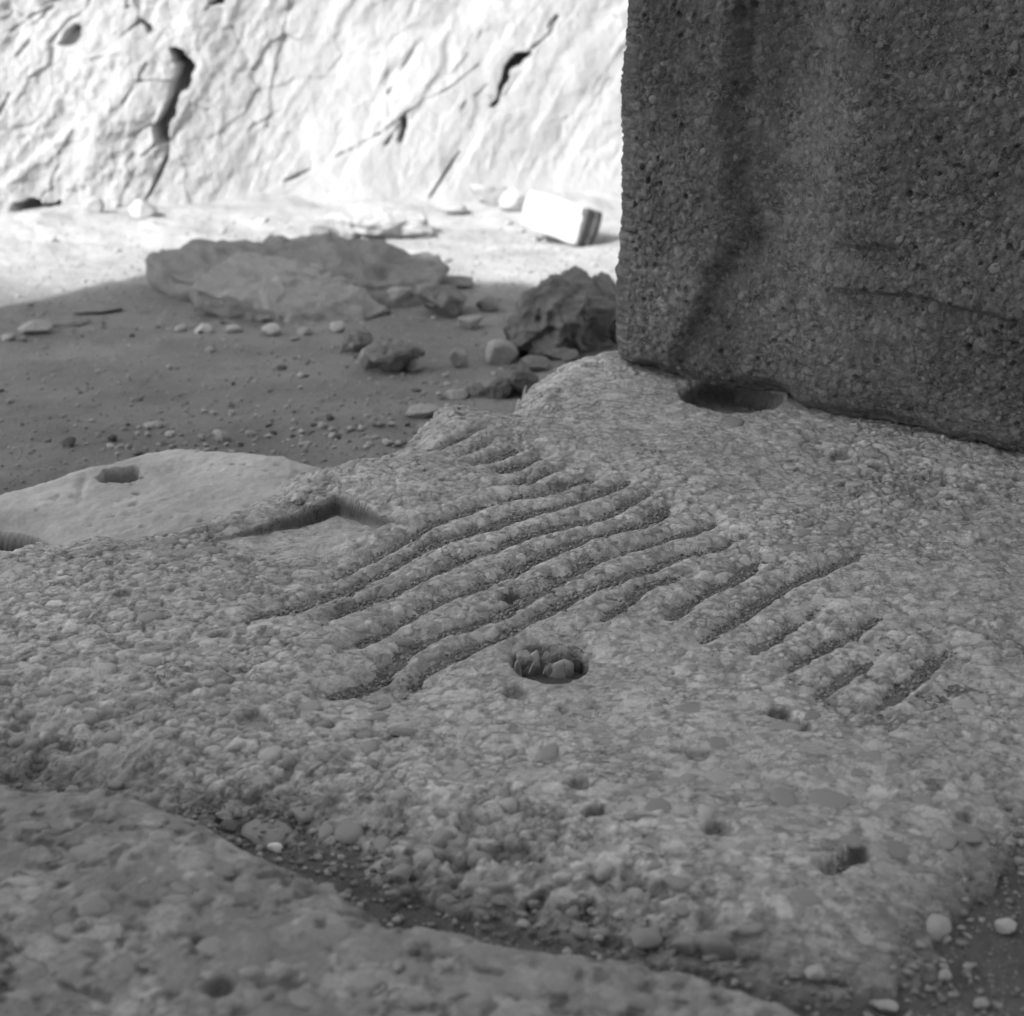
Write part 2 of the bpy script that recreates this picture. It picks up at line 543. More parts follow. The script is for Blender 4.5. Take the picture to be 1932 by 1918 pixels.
def slab_height(X, Y, full=True):
    base = slab_base(X, Y)
    wx, wy = .0065 * fbm(X * 24, Y * 24, 51, 3), .0065 * fbm(X * 24 + 40, Y * 24, 52, 3)
    Xw, Yw = X + wx, Y + wy
    R = rough_map(X, Y)
    G = groove_field(X, Y)
    p1, i1, e1 = pebbles(Xw, Yw, .062, 101, fill=.55, rmin=.22, rmax=.62, elong=2.0, rot=.2, line=True)
    p2, i2, e2 = pebbles(Xw, Yw, .029, 201, fill=.85, rmin=.35, rmax=.72, elong=1.9, rot=.2, line=True)
    p3, i3 = pebbles(Xw, Yw, .0145, 301, fill=.9, rmin=.35, rmax=.75, elong=1.5)
    rel1, rel2, rel3 = p1 * .0110, p2 * .0075, p3 * .0042
    rel = np.maximum(np.maximum(rel1, rel2), rel3)
    win = np.where(rel1 >= rel, 1, np.where(rel2 >= rel, 2, 3))
    pid = np.where(win == 1, i1, np.where(win == 2, i2, i3))
    in1 = (i1 >= 0) & (rel1 >= rel2 * .8)
    ed = np.where(in1, e1, np.minimum(e2, np.where(i1 < 0, e1, 9)))
    side = (.12 + .75 * sstep(-.1, .4, fbm(X * 6, Y * 6, 97, 4) + .5 * (R - .65))) * (1 - .5 * np.clip(G, 0, 1))
    LN = np.exp(-(ed / .0026) ** 2) * side
    ck, cid = cracks(X + 2 * wx, (Y + 2 * wy) * 1.2, .11, 71)
    crk = np.exp(-(ck / .07) ** 2) * sstep(.0, .5, fbm(X * 3, Y * 3, 61, 2) + .15)
    fine = fbm(X * 60, Y * 60, 81, 3)
    damp = 1 + .25 * np.clip(G * 3, 0, 1) - .5 * sstep(.5, .9, G)
    z = base + (rel - .006) * R * damp * (.40 + .34 * sstep(-.3, .3, fbm(X * 5, Y * 5, 94, 3))) - .0042 * LN * (.5 + R * .6) + fine * .0028 * (0.5 + R) - crk * .006 * R
    z = z + 0.007 * fbm(X * 10, Y * 10, 91, 3) * R + .0028 * R * fbm((X * .9 + Y * .3) * 26, (Y - .3 * X) * 60, 92, 3) - .010 * R * sstep(.42, .62, fbm(X * 20, Y * 30, 93, 3) + .1)
    z = z - .025 * G
    pidt = np.where(pid < 0, .5, pid)
    tone = (1.0 + .20 * fbm(X * 1.6, Y * 1.6, 101, 4)) * (1 + .14 * fbm(X * 6, Y * 6, 102, 4)) + (pidt - .5) * .46 * np.where(win == 3, .7, 1.0)
    tone = np.where(rel < .0012, .76, tone)
    tone = tone * (1 - .10 * crk)
    tone = tone * (1 - .34 * LN) * (1 - .30 * sstep(.25, .5, fbm(X * 45, Y * 60, 98, 3)))
    # rectangular recess with two back walls, floor rising to the front
    sd = poly_sd(X, Y, RECESS) + .007 * fbm(X * 14, Y * 14, 33, 4) - .004
    db = seg_dist(X, Y, RECESS_BACK)
    ins = sstep(-.005, .012, sd)
    apex = at(640, 935)
    da = np.hypot(X - apex.x, Y - apex.y)
    rec = ins * (.040 * np.clip(1 - da / .33, .10, 1) + .030 * np.exp(-(db / .024) ** 2) * np.clip(1.1 - da / .30, 0, 1) + .006 * fbm(X * 20, Y * 20, 34, 3))
    z = z * (1 - .6 * ins) + .6 * ins * base - rec
    tone = np.where(ins > .5, (.90 + .15 * fine + .1 * fbm(X * 14, Y * 14, 95, 3)) * (1 - .62 * np.exp(-(db / .022) ** 2) * np.clip(1.1 - da / .5, .3, 1)), tone)  # darker floor along the back walls is painted shade
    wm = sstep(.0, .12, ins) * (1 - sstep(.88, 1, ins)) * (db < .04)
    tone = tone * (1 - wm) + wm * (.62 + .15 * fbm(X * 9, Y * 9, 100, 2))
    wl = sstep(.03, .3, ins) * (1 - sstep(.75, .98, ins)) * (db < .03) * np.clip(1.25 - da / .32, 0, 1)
    tone = tone * (1 - .6 * wl)  # shade painted onto the back walls, strongest at the apex
    # round hole
    rh = np.hypot(X - HOLE_C.x, Y - HOLE_C.y) + .009 * fbm(X * 20, Y * 20, 35, 4)
    bowl = 1 - sstep(HOLE_R - .013, HOLE_R + .004, rh)
    z = z - .012 * np.exp(-((rh - HOLE_R) / .03) ** 2) * (Y > HOLE_C.y) - bowl * (.068 + .06 * sstep(-.02, .05, (X - HOLE_C.x) * .7 + (Y - HOLE_C.y) * .7))
    tone = np.where(bowl > .25, .52 + .25 * fbm(X * 40, Y * 40, 96, 3), tone)  # dirt on the floor, plus painted shade darkening the hole walls
    # socket under the block
    rs = np.hypot(X - SOCK_C.x, Y - SOCK_C.y) + .016 * fbm(X * 11, Y * 11, 36, 4)
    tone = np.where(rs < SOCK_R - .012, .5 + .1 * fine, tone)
    z = z - .065 * (1 - sstep(SOCK_R - .05, SOCK_R + .006, rs)) + .012 * fbm(X * 14, Y * 14, 32, 3) * (rs < SOCK_R)
    # shallow dimple, slot and pits
    rd = np.hypot((X - DIM_C.x) / 1.35, Y - DIM_C.y) + .006 * fbm(X * 25, Y * 25, 37, 2)
    z = z - .034 * (1 - sstep(.014, .034, rd))
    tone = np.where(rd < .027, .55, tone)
    ds = seg_dist(X, Y, SLOT)
    z = z - .036 * (1 - sstep(.011, .02, ds + .003 * fbm(X * 60, Y * 60, 38, 2)))
    for px, py, r, dp in PITS:
        c = at(px, py)
        rr = np.hypot((X - c.x) / 1.2, Y - c.y) + .006 * fbm(X * 40, Y * 40, 39, 2)
        pq = 1 - sstep(r * .5, r * 1.15, rr)
        z = z - dp * pq
        tone = tone * (1 - .35 * pq)
    crev = np.clip(blob(X, Y, 1000, 1660, .16) + blob(X, Y, 1250, 1755, .16) + blob(X, Y, 780, 1600, .14) + .7 * blob(X, Y, 60, 1430, .16) + .6 * blob(X, Y, 1830, 1500, .14), 0, 1)
    cv = crev * sstep(.05, .4, fbm(X * 26, Y * 30, 47, 4))
    z = z - .013 * cv
    tone = tone * (1 - .45 * cv)
    # edges
    e = poly_sd(X, Y, SLAB) + .030 * fbm(X * 6, Y * 6, 43, 4) + .014 * fbm(X * 26, Y * 26, 44, 3)
    fl = seg_dist(X, Y, FAR_LINE)
    e = e + .030 * fbm(X * 9, Y * 9, 48, 4) * (fl < .25)
    isfar = fl < poly_sd(X, Y, SLAB).__abs__() + 1e-6
    roundn = np.where(isfar, .035 * (1 - sstep(0, .10, e)), .042 * (1 - sstep(-.02, .22, e)) + .014 * fbm(X * 15, Y * 15, 45, 3) * (1 - sstep(.03, .2, e)))
    z = z - roundn
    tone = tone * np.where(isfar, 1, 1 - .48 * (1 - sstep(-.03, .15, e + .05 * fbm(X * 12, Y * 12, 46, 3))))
    drop = np.where(isfar, 6.0, 1.1)
    z = np.where(e < 0, z + e * drop, z)
    return z, tone, e


# ------------------------------------------------------------------ main slab
xs = axis(-1.32, 1.40, .0033, -2.7, 2.95, 1.06, .03)
ys = [1.55]
while ys[-1] < 4.75:
    ys.append(ys[-1] + .0030 + .0009 * max(0, ys[-1] - 1.5))
ys = np.array(ys + [4.8, 4.9, 5.05, 5.25])
X, Y = np.meshgrid(xs, ys)
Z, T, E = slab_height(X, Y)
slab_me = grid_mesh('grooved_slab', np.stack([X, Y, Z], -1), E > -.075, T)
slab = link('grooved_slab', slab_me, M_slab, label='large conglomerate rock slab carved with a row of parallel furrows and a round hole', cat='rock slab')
slab_z = lambda px, py: float(slab_height(np.array([[px]]), np.array([[py]]))[0][0, 0])

# sand lying in the furrows: a sheet a little below the rock, seen only where the rock dips under it
Gf = groove_field(X[::2, ::2], Y[::2, ::2])
X2, Y2 = X[::2, ::2], Y[::2, ::2]
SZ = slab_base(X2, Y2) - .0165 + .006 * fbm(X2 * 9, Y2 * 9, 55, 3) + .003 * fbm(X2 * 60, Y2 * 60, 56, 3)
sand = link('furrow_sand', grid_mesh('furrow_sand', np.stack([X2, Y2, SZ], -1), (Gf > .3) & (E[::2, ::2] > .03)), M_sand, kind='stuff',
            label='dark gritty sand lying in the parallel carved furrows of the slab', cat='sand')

rng = random.Random(4)
nrg = np.random.default_rng(7)


# ------------------------------------------------------------------ stones
def ico(sub):
    bm = bmesh.new()
    bmesh.ops.create_icosphere(bm, subdivisions=sub, radius=1)
    V = np.array([v.co for v in bm.verts])
    F = np.array([[v.index for v in f.verts] for f in bm.faces])
    bm.free()
    return V, F


ICO = {k: ico(k) for k in (1, 2, 3, 4, 5, 6)}


def rock_shape(seed, sub=4, cuts=14, amp=.12, freq=1.6, soft=.06, flat=0.0, planes=(), ridge=0.0):
    """unit-size angular stone: a ball cut by random planes, weathered by noise"""
    r_ = np.random.default_rng(seed)
    D, F = ICO[sub]
    n = r_.normal(size=(cuts, 3))
    n /= np.linalg.norm(n, axis=1)[:, None]
    off = r_.uniform(.62, 1.0, cuts)
    if planes:
        pn = np.array([p[0] for p in planes], float)
        n = np.vstack([n, pn / np.linalg.norm(pn, axis=1)[:, None]])
        off = np.concatenate([np.maximum(off, .8), [p[1] for p in planes]])
    dots = np.maximum(D @ n.T, 1e-3)
    rr = off[None, :] / dots
    k = 1 / max(soft, 1e-3)
    r = -np.log(np.exp(-k * np.minimum(rr, 3)).sum(1) + np.exp(-k * 1.15)) / k
    r = r * (1 + amp * fbm3(D * freq + seed, seed, 5, .55))
    if ridge and False:
        q_ = 1 - 2 * np.abs(vnoise3(D * np.array([5, 5, 2.2]) + .6 * fbm3(D * 3, seed + 9, 3)[:, None] + seed, seed + 5))
        q2 = 1 - 2 * np.abs(vnoise3(D * 7 + seed, seed + 6))
        r = r * (1 + ridge * q_ + ridge * .5 * q2 + ridge * .5 * fbm3(D * 14, seed + 7, 3))
    V = D * r[:, None]
    lo, hi = V.min(0), V.max(0)
    V = (V - (lo + hi) / 2) / (hi - lo)          # fits a unit box
    if flat:
        V[:, 2] = np.maximum(V[:, 2], -.5 + flat)
    return V, F


def stone(name, seed, p, dims, rotz=0, tilt=(0, 0), mat=None, sub=4, cuts=14, amp=.12, soft=.06, sink=.12, planes=(), ridge=0.0, **kw):
    V, F = rock_shape(seed, sub, cuts, amp, 1.6, soft, 0, planes)
    V = V * np.array(dims)
    if ridge:
        L0 = (dims[0] * dims[1] * dims[2]) ** (1 / 3)
        nn = V / np.array(dims) ** 2
        nn /= np.linalg.norm(nn, axis=1)[:, None] + 1e-9
        Q = V / L0 + seed * 1.7
        wq = .35 * np.stack([fbm3(Q * 2.2 + 9 * k, seed + k, 3) for k in range(3)], -1)
        q_ = 1 - 2.2 * np.abs(vnoise3((Q + wq) * np.array([3.2, 3.2, 2.2]), seed + 5))
        q2 = 1 - 2.2 * np.abs(vnoise3((Q + wq) * 7.5, seed + 6))
        V = V + nn * (L0 * ridge * (q_ + .45 * q2 + .5 * fbm3(Q * 13, seed + 7, 4)))[:, None]
    Rm = np.array(Euler((tilt[0], tilt[1], rotz)).to_matrix())
    V = V @ Rm.T
    V[:, 2] -= V[:, 2].min() + sink * dims[2]
    me = tri_mesh(name, V, F)
    return link(name, me, mat or M_stone, loc=p, **kw)


def gravel_mesh(name, P, S, tones, sub=1, seed=3):
    """many grains as one mesh; P (n,3), S (n,) sizes"""
    r_ = np.random.default_rng(seed)
    D, F = ICO[sub]
    n = len(P)
    V = D[None] * (1 + .25 * r_.uniform(-1, 1, (n, len(D), 1)))
    V = V * (S[:, None, None] * r_.uniform(.6, 1.25, (n, 1, 3)) * np.array([1.1, 1.1, .75]))
    th = r_.uniform(0, 6.28, n)
    c, s = np.cos(th)[:, None], np.sin(th)[:, None]
    V = np.stack([V[..., 0] * c - V[..., 1] * s, V[..., 0] * s + V[..., 1] * c, V[..., 2]], -1) + P[:, None]
    FF = (F[None] + (np.arange(n) * len(D))[:, None, None]).reshape(-1, 3)
    return tri_mesh(name, V.reshape(-1, 3), FF, True, np.repeat(tones, len(D)))


# grit in the furrows
gp, gs = [], []
for g, dp in zip(GW, GD):
    for (ax, ay), (bx, by) in zip(g[:-1], g[1:]):
        L_ = math.hypot(bx - ax, by - ay)
        for _ in range(int(L_ * 2300 * dp)):
            t = rng.random()
            gp.append((ax + (bx - ax) * t + rng.gauss(0, .016), ay + (by - ay) * t + rng.gauss(0, .016)))
            gs.append(.0014 + .0036 * rng.random() ** 3)
for c, r, n in ((DIM_C, .022, 90), (at(1593, 1612), .02, 80), (at(1590, 1262), .12, 260), (at(1760, 1240), .12, 260), (at(735, 1265), .06, 200)):
    for _ in range(n):
        gp.append((c.x + rng.gauss(0, r), c.y + rng.gauss(0, r)))
        gs.append(.0014 + .004 * rng.random() ** 2.5)
gp, gs = np.array(gp), np.array(gs)
hz = slab_height(gp[:, 0][None], gp[:, 1][None])[0][0]
bz = slab_base(gp[:, 0][None], gp[:, 1][None])[0]
ok = hz < bz - .013 - .006 * nrg.random(len(gs))
gp, gs, hz, bz = gp[ok], gs[ok], hz[ok], bz[ok]
sandz = bz - .0165 + .006 * fbm(gp[:, 0] * 9, gp[:, 1] * 9, 55, 3)
gz = np.maximum(hz, np.where(groove_field(gp[:, 0][None], gp[:, 1][None])[0] > .3, sandz, -9)) + gs * .3
grit = link('furrow_grit', gravel_mesh('furrow_grit', np.column_stack([gp, gz]), gs, nrg.uniform(.7, 1.7, len(gp))), M_grain, kind='stuff',
            label='coarse grit and tiny pebbles gathered in the carved furrows', cat='grit')


# ------------------------------------------------------------------ embedded pebbles (parts)
def dome(seed, rings=3, seg=12):
    """low pebble cap, 60 triangles"""
    r_ = np.random.default_rng(seed)
    ph, nc = r_.uniform(0, 6.28, 3), r_.integers(4, 7)
    cutn = np.sort(r_.uniform(0, 2 * math.pi, nc))
    cuto = r_.uniform(.72, 1.0, nc)
    out = []
    for a in np.linspace(0, 2 * math.pi, seg, endpoint=False):
        c_ = [o_ / math.cos(a - b_) for b_, o_ in zip(cutn, cuto) if math.cos(a - b_) > .3]
        out.append(min(c_ + [1.08]) * (1 + .05 * math.sin(3 * a + ph[0])))
    tl = r_.uniform(-.25, .25, 2)
    V, F = [], []
    prof = [(1.03, -.6), (.97, .1), (.82, .72), (.45, .95)]
    for rad, h in prof:
        for k in range(seg):
            a = 2 * math.pi * k / seg
            V.append((math.cos(a) * rad * out[k], math.sin(a) * rad * out[k], h + (tl[0] * math.cos(a) + tl[1] * math.sin(a)) * rad * (h > 0) + r_.uniform(-.06, .06)))
    V.append((0, 0, 1))
    for j in range(len(prof) - 1):
        for k in range(seg):
            a, b = j * seg + k, j * seg + (k + 1) % seg
            F += [(a, b, b + seg), (a, b + seg, a + seg)]
    t = (len(prof) - 1) * seg
    for k in range(seg):
        F.append((t + k, t + (k + 1) % seg, len(V) - 1))
    return tri_mesh('pebble', V, F)


DOMES = [dome(k) for k in range(14)]
for d_ in DOMES:
    d_.materials.append(M_clast)


def pebble_part(parent, x, y, z, a, b, h, rot, mi=None, mat=None):
    o = bpy.data.objects.new('cobble' if max(a, b) > .019 else 'pebble', DOMES[rng.randrange(14) if mi is None else mi])
    COL.objects.link(o)
    o.parent = parent
    o.location = (x, y, z)
    o.scale = (a, b, h)
    o.rotation_euler = (rng.uniform(-.12, .12), rng.uniform(-.12, .12), rot)
    if mat:
        o.material_slots[0].link = 'OBJECT'
        o.material_slots[0].material = mat
    return o


M_dclast = rock_mat('dark_pebble_stone', 0.30, .15, 40, .4, 200, .003, attr=False, rand=.12, speck=.2)
M_lclast = rock_mat('light_pebble_stone', 0.44, .15, 40, .4, 200, .003, attr=False, rand=.08, speck=.2)
# ones that can be picked out in the photograph: px, py, half width px, half depth (image px), height m, material
named = [(480, 1362, 28, 13, .004, M_dclast), (512, 1413, 26, 15, .012, M_lclast), (545, 1425, 12, 9, .008, M_clast), (1036, 1412, 22, 18, .006, M_dclast),
         (1480, 1497, 24, 20, .004, M_dclast), (1565, 1497, 42, 18, .004, M_dclast), (1690, 1570, 24, 22, .004, M_dclast), (1605, 1572, 22, 14, .004, M_dclast),
         (1830, 1545, 28, 16, .004, M_dclast), (1790, 1560, 20, 14, .003, M_dclast), (1360, 1390, 26, 16, .003, M_dclast), (1240, 1520, 30, 15, .003, M_dclast),
         (1305, 1325, 34, 12, .003, M_dclast), (1740, 1490, 22, 14, .003, M_dclast), (655, 1542, 28, 17, .007, M_dclast), (712, 1560, 24, 20, .007, M_clast),
         (175, 1470, 20, 14, .008, M_clast), (570, 1500, 30, 14, .006, M_clast), (615, 1525, 20, 22, .006, M_dclast), (505, 1524, 52, 24, .006, M_dclast),
         (280, 1165, 26, 9, .008, M_dclast), (700, 1398, 18, 14, .010, M_dclast), (830, 1560, 24, 15, .010, M_clast), (800, 1590, 20, 14, .01, M_lclast),
         (1420, 1730, 30, 12, .006, M_dclast), (1355, 1762, 42, 18, .030, M_dclast), (1773, 1704, 26, 17, .016, M_lclast), (1140, 1625, 18, 14, .01, M_lclast),
         (310, 1015, 28, 8, .006, M_dclast), (1355, 1455, 26, 12, .003, M_lclast), (1480, 1365, 30, 10, .003, M_dclast), (1380, 795, 24, 9, .006, M_dclast),
         (1820, 1325, 30, 10, .006, M_lclast), (1620, 1450, 20, 10, .003, M_dclast), (690, 1370, 22, 10, .01, M_clast), (600, 1355, 26, 9, .01, M_clast),
         (1330, 1530, 18, 14, .01, M_lclast), (960, 1510, 22, 12, .012, M_lclast), (905, 1590, 26, 10, .01, M_clast), (940, 1640, 30, 8, .01, M_clast),
         (1080, 1680, 18, 12, .01, M_clast), (1200, 1660, 20, 12, .008, M_lclast), (210, 1385, 24, 10, .008, M_clast), (120, 1330, 26, 9, .008, M_clast)]
M_nclast = rock_mat('near_pebble_stone', 0.33, .2, 25, .5, 150, .003, attr=False, rand=.14, speck=.25)
pb = []
for px, py, hw, hd, h, mt in named:
    p = at(px, py)
    t = depth(p)
    a = hw * t / FP
    dep = math.sin(math.atan2(CAM_H, math.hypot(p.x, p.y)))
    b = hd * t / FP / dep
    z = slab_z(p.x, p.y)
    pebble_part(slab, p.x, p.y, z - .001, a, b, h, rng.uniform(-.25, .25), mat=mt)
    pb.append((p.x, p.y, max(a, b)))
tries = 0
cand = []
while len(cand) < 2600:
    px, py = rng.uniform(-40, 1970), rng.uniform(830, 1850)
    p = at(px, py)
    cand.append((p.x, p.y))
ca = np.array(cand)
cz, ctn, ce = slab_height(ca[:, 0][None], ca[:, 1][None])
cg = groove_field(ca[:, 0][None], ca[:, 1][None])[0]
cr = rough_map(ca[:, 0][None], ca[:, 1][None])[0]
for (x, y), z, e, g, r in zip(cand, cz[0], ce[0], cg, cr):
    if len(pb) >= 296:
        break
    if e < .02 or (e < .14 and rng.random() < .7) or g > .25 or rng.random() > .25 + .7 * r or math.hypot(x - HOLE_C.x, y - HOLE_C.y) < .12 or poly_sd(np.array([x]), np.array([y]), RECESS)[0] > -.02:
        continue
    if math.hypot(x - SOCK_C.x, y - SOCK_C.y) < .2:
        continue
    a = rng.uniform(.010, .019) * (1 + .9 * rng.random() ** 4)
    if any((x - q[0]) ** 2 + (y - q[1]) ** 2 < (a + q[2]) ** 2 * .9 for q in pb):
        continue
    pebble_part(slab, x, y, z - .0025, a, a * rng.uniform(.4, .8), .0035 + .005 * r * rng.random(), .2 + rng.gauss(0, .4),
                mat=rng.choice([M_clast, M_clast, M_clast, M_clast, M_lclast, M_dclast]))
    pb.append((x, y, a))

# ------------------------------------------------------------------ near slab in the lower left corner
near_top = [(-60, 1466), (0, 1474), (80, 1482), (150, 1490), (235, 1496), (330, 1526), (400, 1562), (470, 1602), (540, 1632), (620, 1672), (690, 1706), (760, 1734),
            (830, 1748), (900, 1760), (1000, 1778), (1100, 1792), (1200, 1810), (1300, 1832), (1400, 1852), (1460, 1872), (1520, 1905), (1560, 1935), (1590, 1975)]
NZ = 0.03
NEAR = [(-2.6, 2.12), (-1.6, 2.16)] + [W(at(px, py, NZ)) for px, py in near_top] + [(.62, 1.2), (.5, .75), (-2.6, .75)]


def near_height(X, Y):
    base = NZ + .012 * fbm(X * 2, Y * 2, 15, 3) + .006 * fbm(X * 7, Y * 7, 16, 3)
    wx = .008 * fbm(X * 20, Y * 20, 17, 2)
    p1, i1 = pebbles(X + wx, Y + wx, .07, 501, fill=.5, rmin=.2, rmax=.6, elong=1.9)
    p2, i2 = pebbles(X + wx, Y - wx, .032, 601, fill=.8, rmin=.3, rmax=.72, elong=1.7)
    R = np.clip(.5 + .5 * fbm(X * 2.5, Y * 2.5, 18, 3), .15, 1.0)
    r1, r2 = p1 * .008, p2 * .0055
    rel = np.maximum(r1, r2)
    pid = np.where(r1 >= r2, i1, i2)
    z = base + (rel - .004) * R + .003 * fbm(X * 45, Y * 45, 19, 4) + .004 * fbm(X * 16, Y * 22, 22, 3)
    tone0 = (1 + .2 * fbm(X * 9, Y * 12, 23, 5)) * (1 - .4 * sstep(.22, .5, fbm(X * 32, Y * 42, 24, 3))) * (1 + .2 * sstep(.3, .5, fbm(X * 38 + 7, Y * 46, 29, 3)))
    z = z - .004 * sstep(.22, .5, fbm(X * 32, Y * 42, 24, 3))
    tone = np.where(rel < .0008, .85, 1 + (np.where(pid < 0, .5, pid) - .5) * .34)
    tone = tone * tone0
    # scattered pits
    c, _ = pebbles(X + wx, Y, .06, 701, fill=.30, rmin=.12, rmax=.3, elong=1.6)
    z = z - .014 * c
    for px, py, r, d in ((735, 1722, .035, .03), (410, 1865, .02, .03), (1060, 1740, .016, .012), (785, 1800, .01, .02), (250, 1535, .025, .01)):
        q = at(px, py, NZ)
        rr = np.hypot((X - q.x) / 1.3, Y - q.y) + .006 * fbm(X * 40, Y * 40, 20, 2)
        z = z - d * (1 - sstep(r * .4, r * 1.1, rr))
    e = poly_sd(X, Y, NEAR) + .012 + .010 * fbm(X * 9, Y * 9, 21, 3)
    z = z - .024 * (1 - sstep(-.005, .05, e)) ** 1.5
    z = np.where(e < 0, z + e * 5, z)
    return z, tone, e


xs = axis(-.98, .62, .0036, -2.7, .72, 1.08, .04)
ys = axis(1.35, 2.26, .0042, .68, 2.3, 1.06, .03)
X, Y = np.meshgrid(xs, ys)
Z, T, E = near_height(X, Y)
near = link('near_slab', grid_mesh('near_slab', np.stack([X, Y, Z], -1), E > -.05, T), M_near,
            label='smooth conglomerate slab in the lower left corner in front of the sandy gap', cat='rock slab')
near_named = [(180, 1716, 34, 15, .018, M_dclast), (165, 1600, 40, 14, .004, M_lclast), (735, 1722, 36, 16, .004, M_dclast), (470, 1840, 26, 8, .008, M_lclast),
              (250, 1785, 20, 10, .01, M_lclast), (120, 1810, 22, 10, .006, M_clast), (690, 1850, 30, 18, .006, M_clast), (900, 1890, 30, 12, .006, M_lclast),
              (610, 1660, 26, 12, .004, M_clast), (1010, 1820, 30, 12, .005, M_dclast), (1150, 1870, 34, 14, .005, M_lclast), (560, 1760, 24, 10, .004, M_clast),
              (330, 1700, 28, 10, .005, M_clast), (60, 1560, 34, 8, .005, M_dclast), (420, 1650, 24, 8, .005, M_lclast), (1300, 1880, 24, 10, .005, M_clast),
              (840, 1840, 20, 10, .006, M_dclast), (40, 1880, 24, 12, .006, M_clast)]
for px, py, hw, hd, h, mt in near_named:
    p = at(px, py, NZ)
    t = depth(p)
    z = float(near_height(np.array([[p.x]]), np.array([[p.y]]))[0][0, 0])
    pebble_part(near, p.x, p.y, z - .0015, hw * t / FP, hd * t / FP / .68, h * .8, rng.uniform(-.3, .3), mat=M_dclast if mt is M_dclast else M_nclast)
for _ in range(26):
    px, py = rng.uniform(-20, 1500), rng.uniform(1490, 1930)
    p = at(px, py, NZ)
    z, _, e = near_height(np.array([[p.x]]), np.array([[p.y]]))
    if e[0, 0] < .03:
        continue
    a = rng.uniform(.007, .015) * (1 + rng.random() ** 5)
    pebble_part(near, p.x, p.y, z[0, 0] - .002, a, a * rng.uniform(.5, .9), .003 + .004 * rng.random(), rng.gauss(0, .6), mat=M_nclast)


# ------------------------------------------------------------------ soil in the gap
def soil_height(X, Y):
    z = -.060 + .012 * fbm(X * 3, Y * 3, 25, 3) + .008 * fbm(X * 12, Y * 12, 26, 4) + .005 * fbm(X * 50, Y * 50, 27, 3)
    return z + .015 * blob(X, Y, 600, 1600, .12)


xs = axis(-1.0, 1.1, .006, -2.6, 2.8, 1.1, .06)
ys = axis(1.5, 2.35, .006, .75, 2.9, 1.1, .06)
X, Y = np.meshgrid(xs, ys)
soil = link('soil', grid_mesh('soil', np.stack([X, Y, soil_height(X, Y)], -1), None, 1 + .2 * fbm(X * 6, Y * 6, 28, 3)), M_soil, kind='structure')
n = 27000
gx, gy = nrg.uniform(-1.1, 1.6, n), nrg.uniform(1.45, 2.3, n)
soilz = soil_height(gx[None], gy[None])[0]
sh, _, se = slab_height(gx[None], gy[None])
nh, _, ne = near_height(gx[None], gy[None])
ok = ((se[0] < -.0) | (sh[0] < soilz + .02)) & ((ne[0] < .0))
gx, gy, soilz, sh = gx[ok], gy[ok], soilz[ok], np.where(se[0][ok] > -.04, sh[0][ok], -9)
gs = .0014 + .0065 * nrg.random(len(gx)) ** 6
link('gap_gravel', gravel_mesh('gap_gravel', np.column_stack([gx, gy, np.maximum(soilz, sh) + gs * .3]), gs, nrg.uniform(.7, 1.9, len(gx)), 1), M_grain, kind='stuff',
     label='fine gravel strewn over the dark soil in the gap between the slabs', cat='gravel')

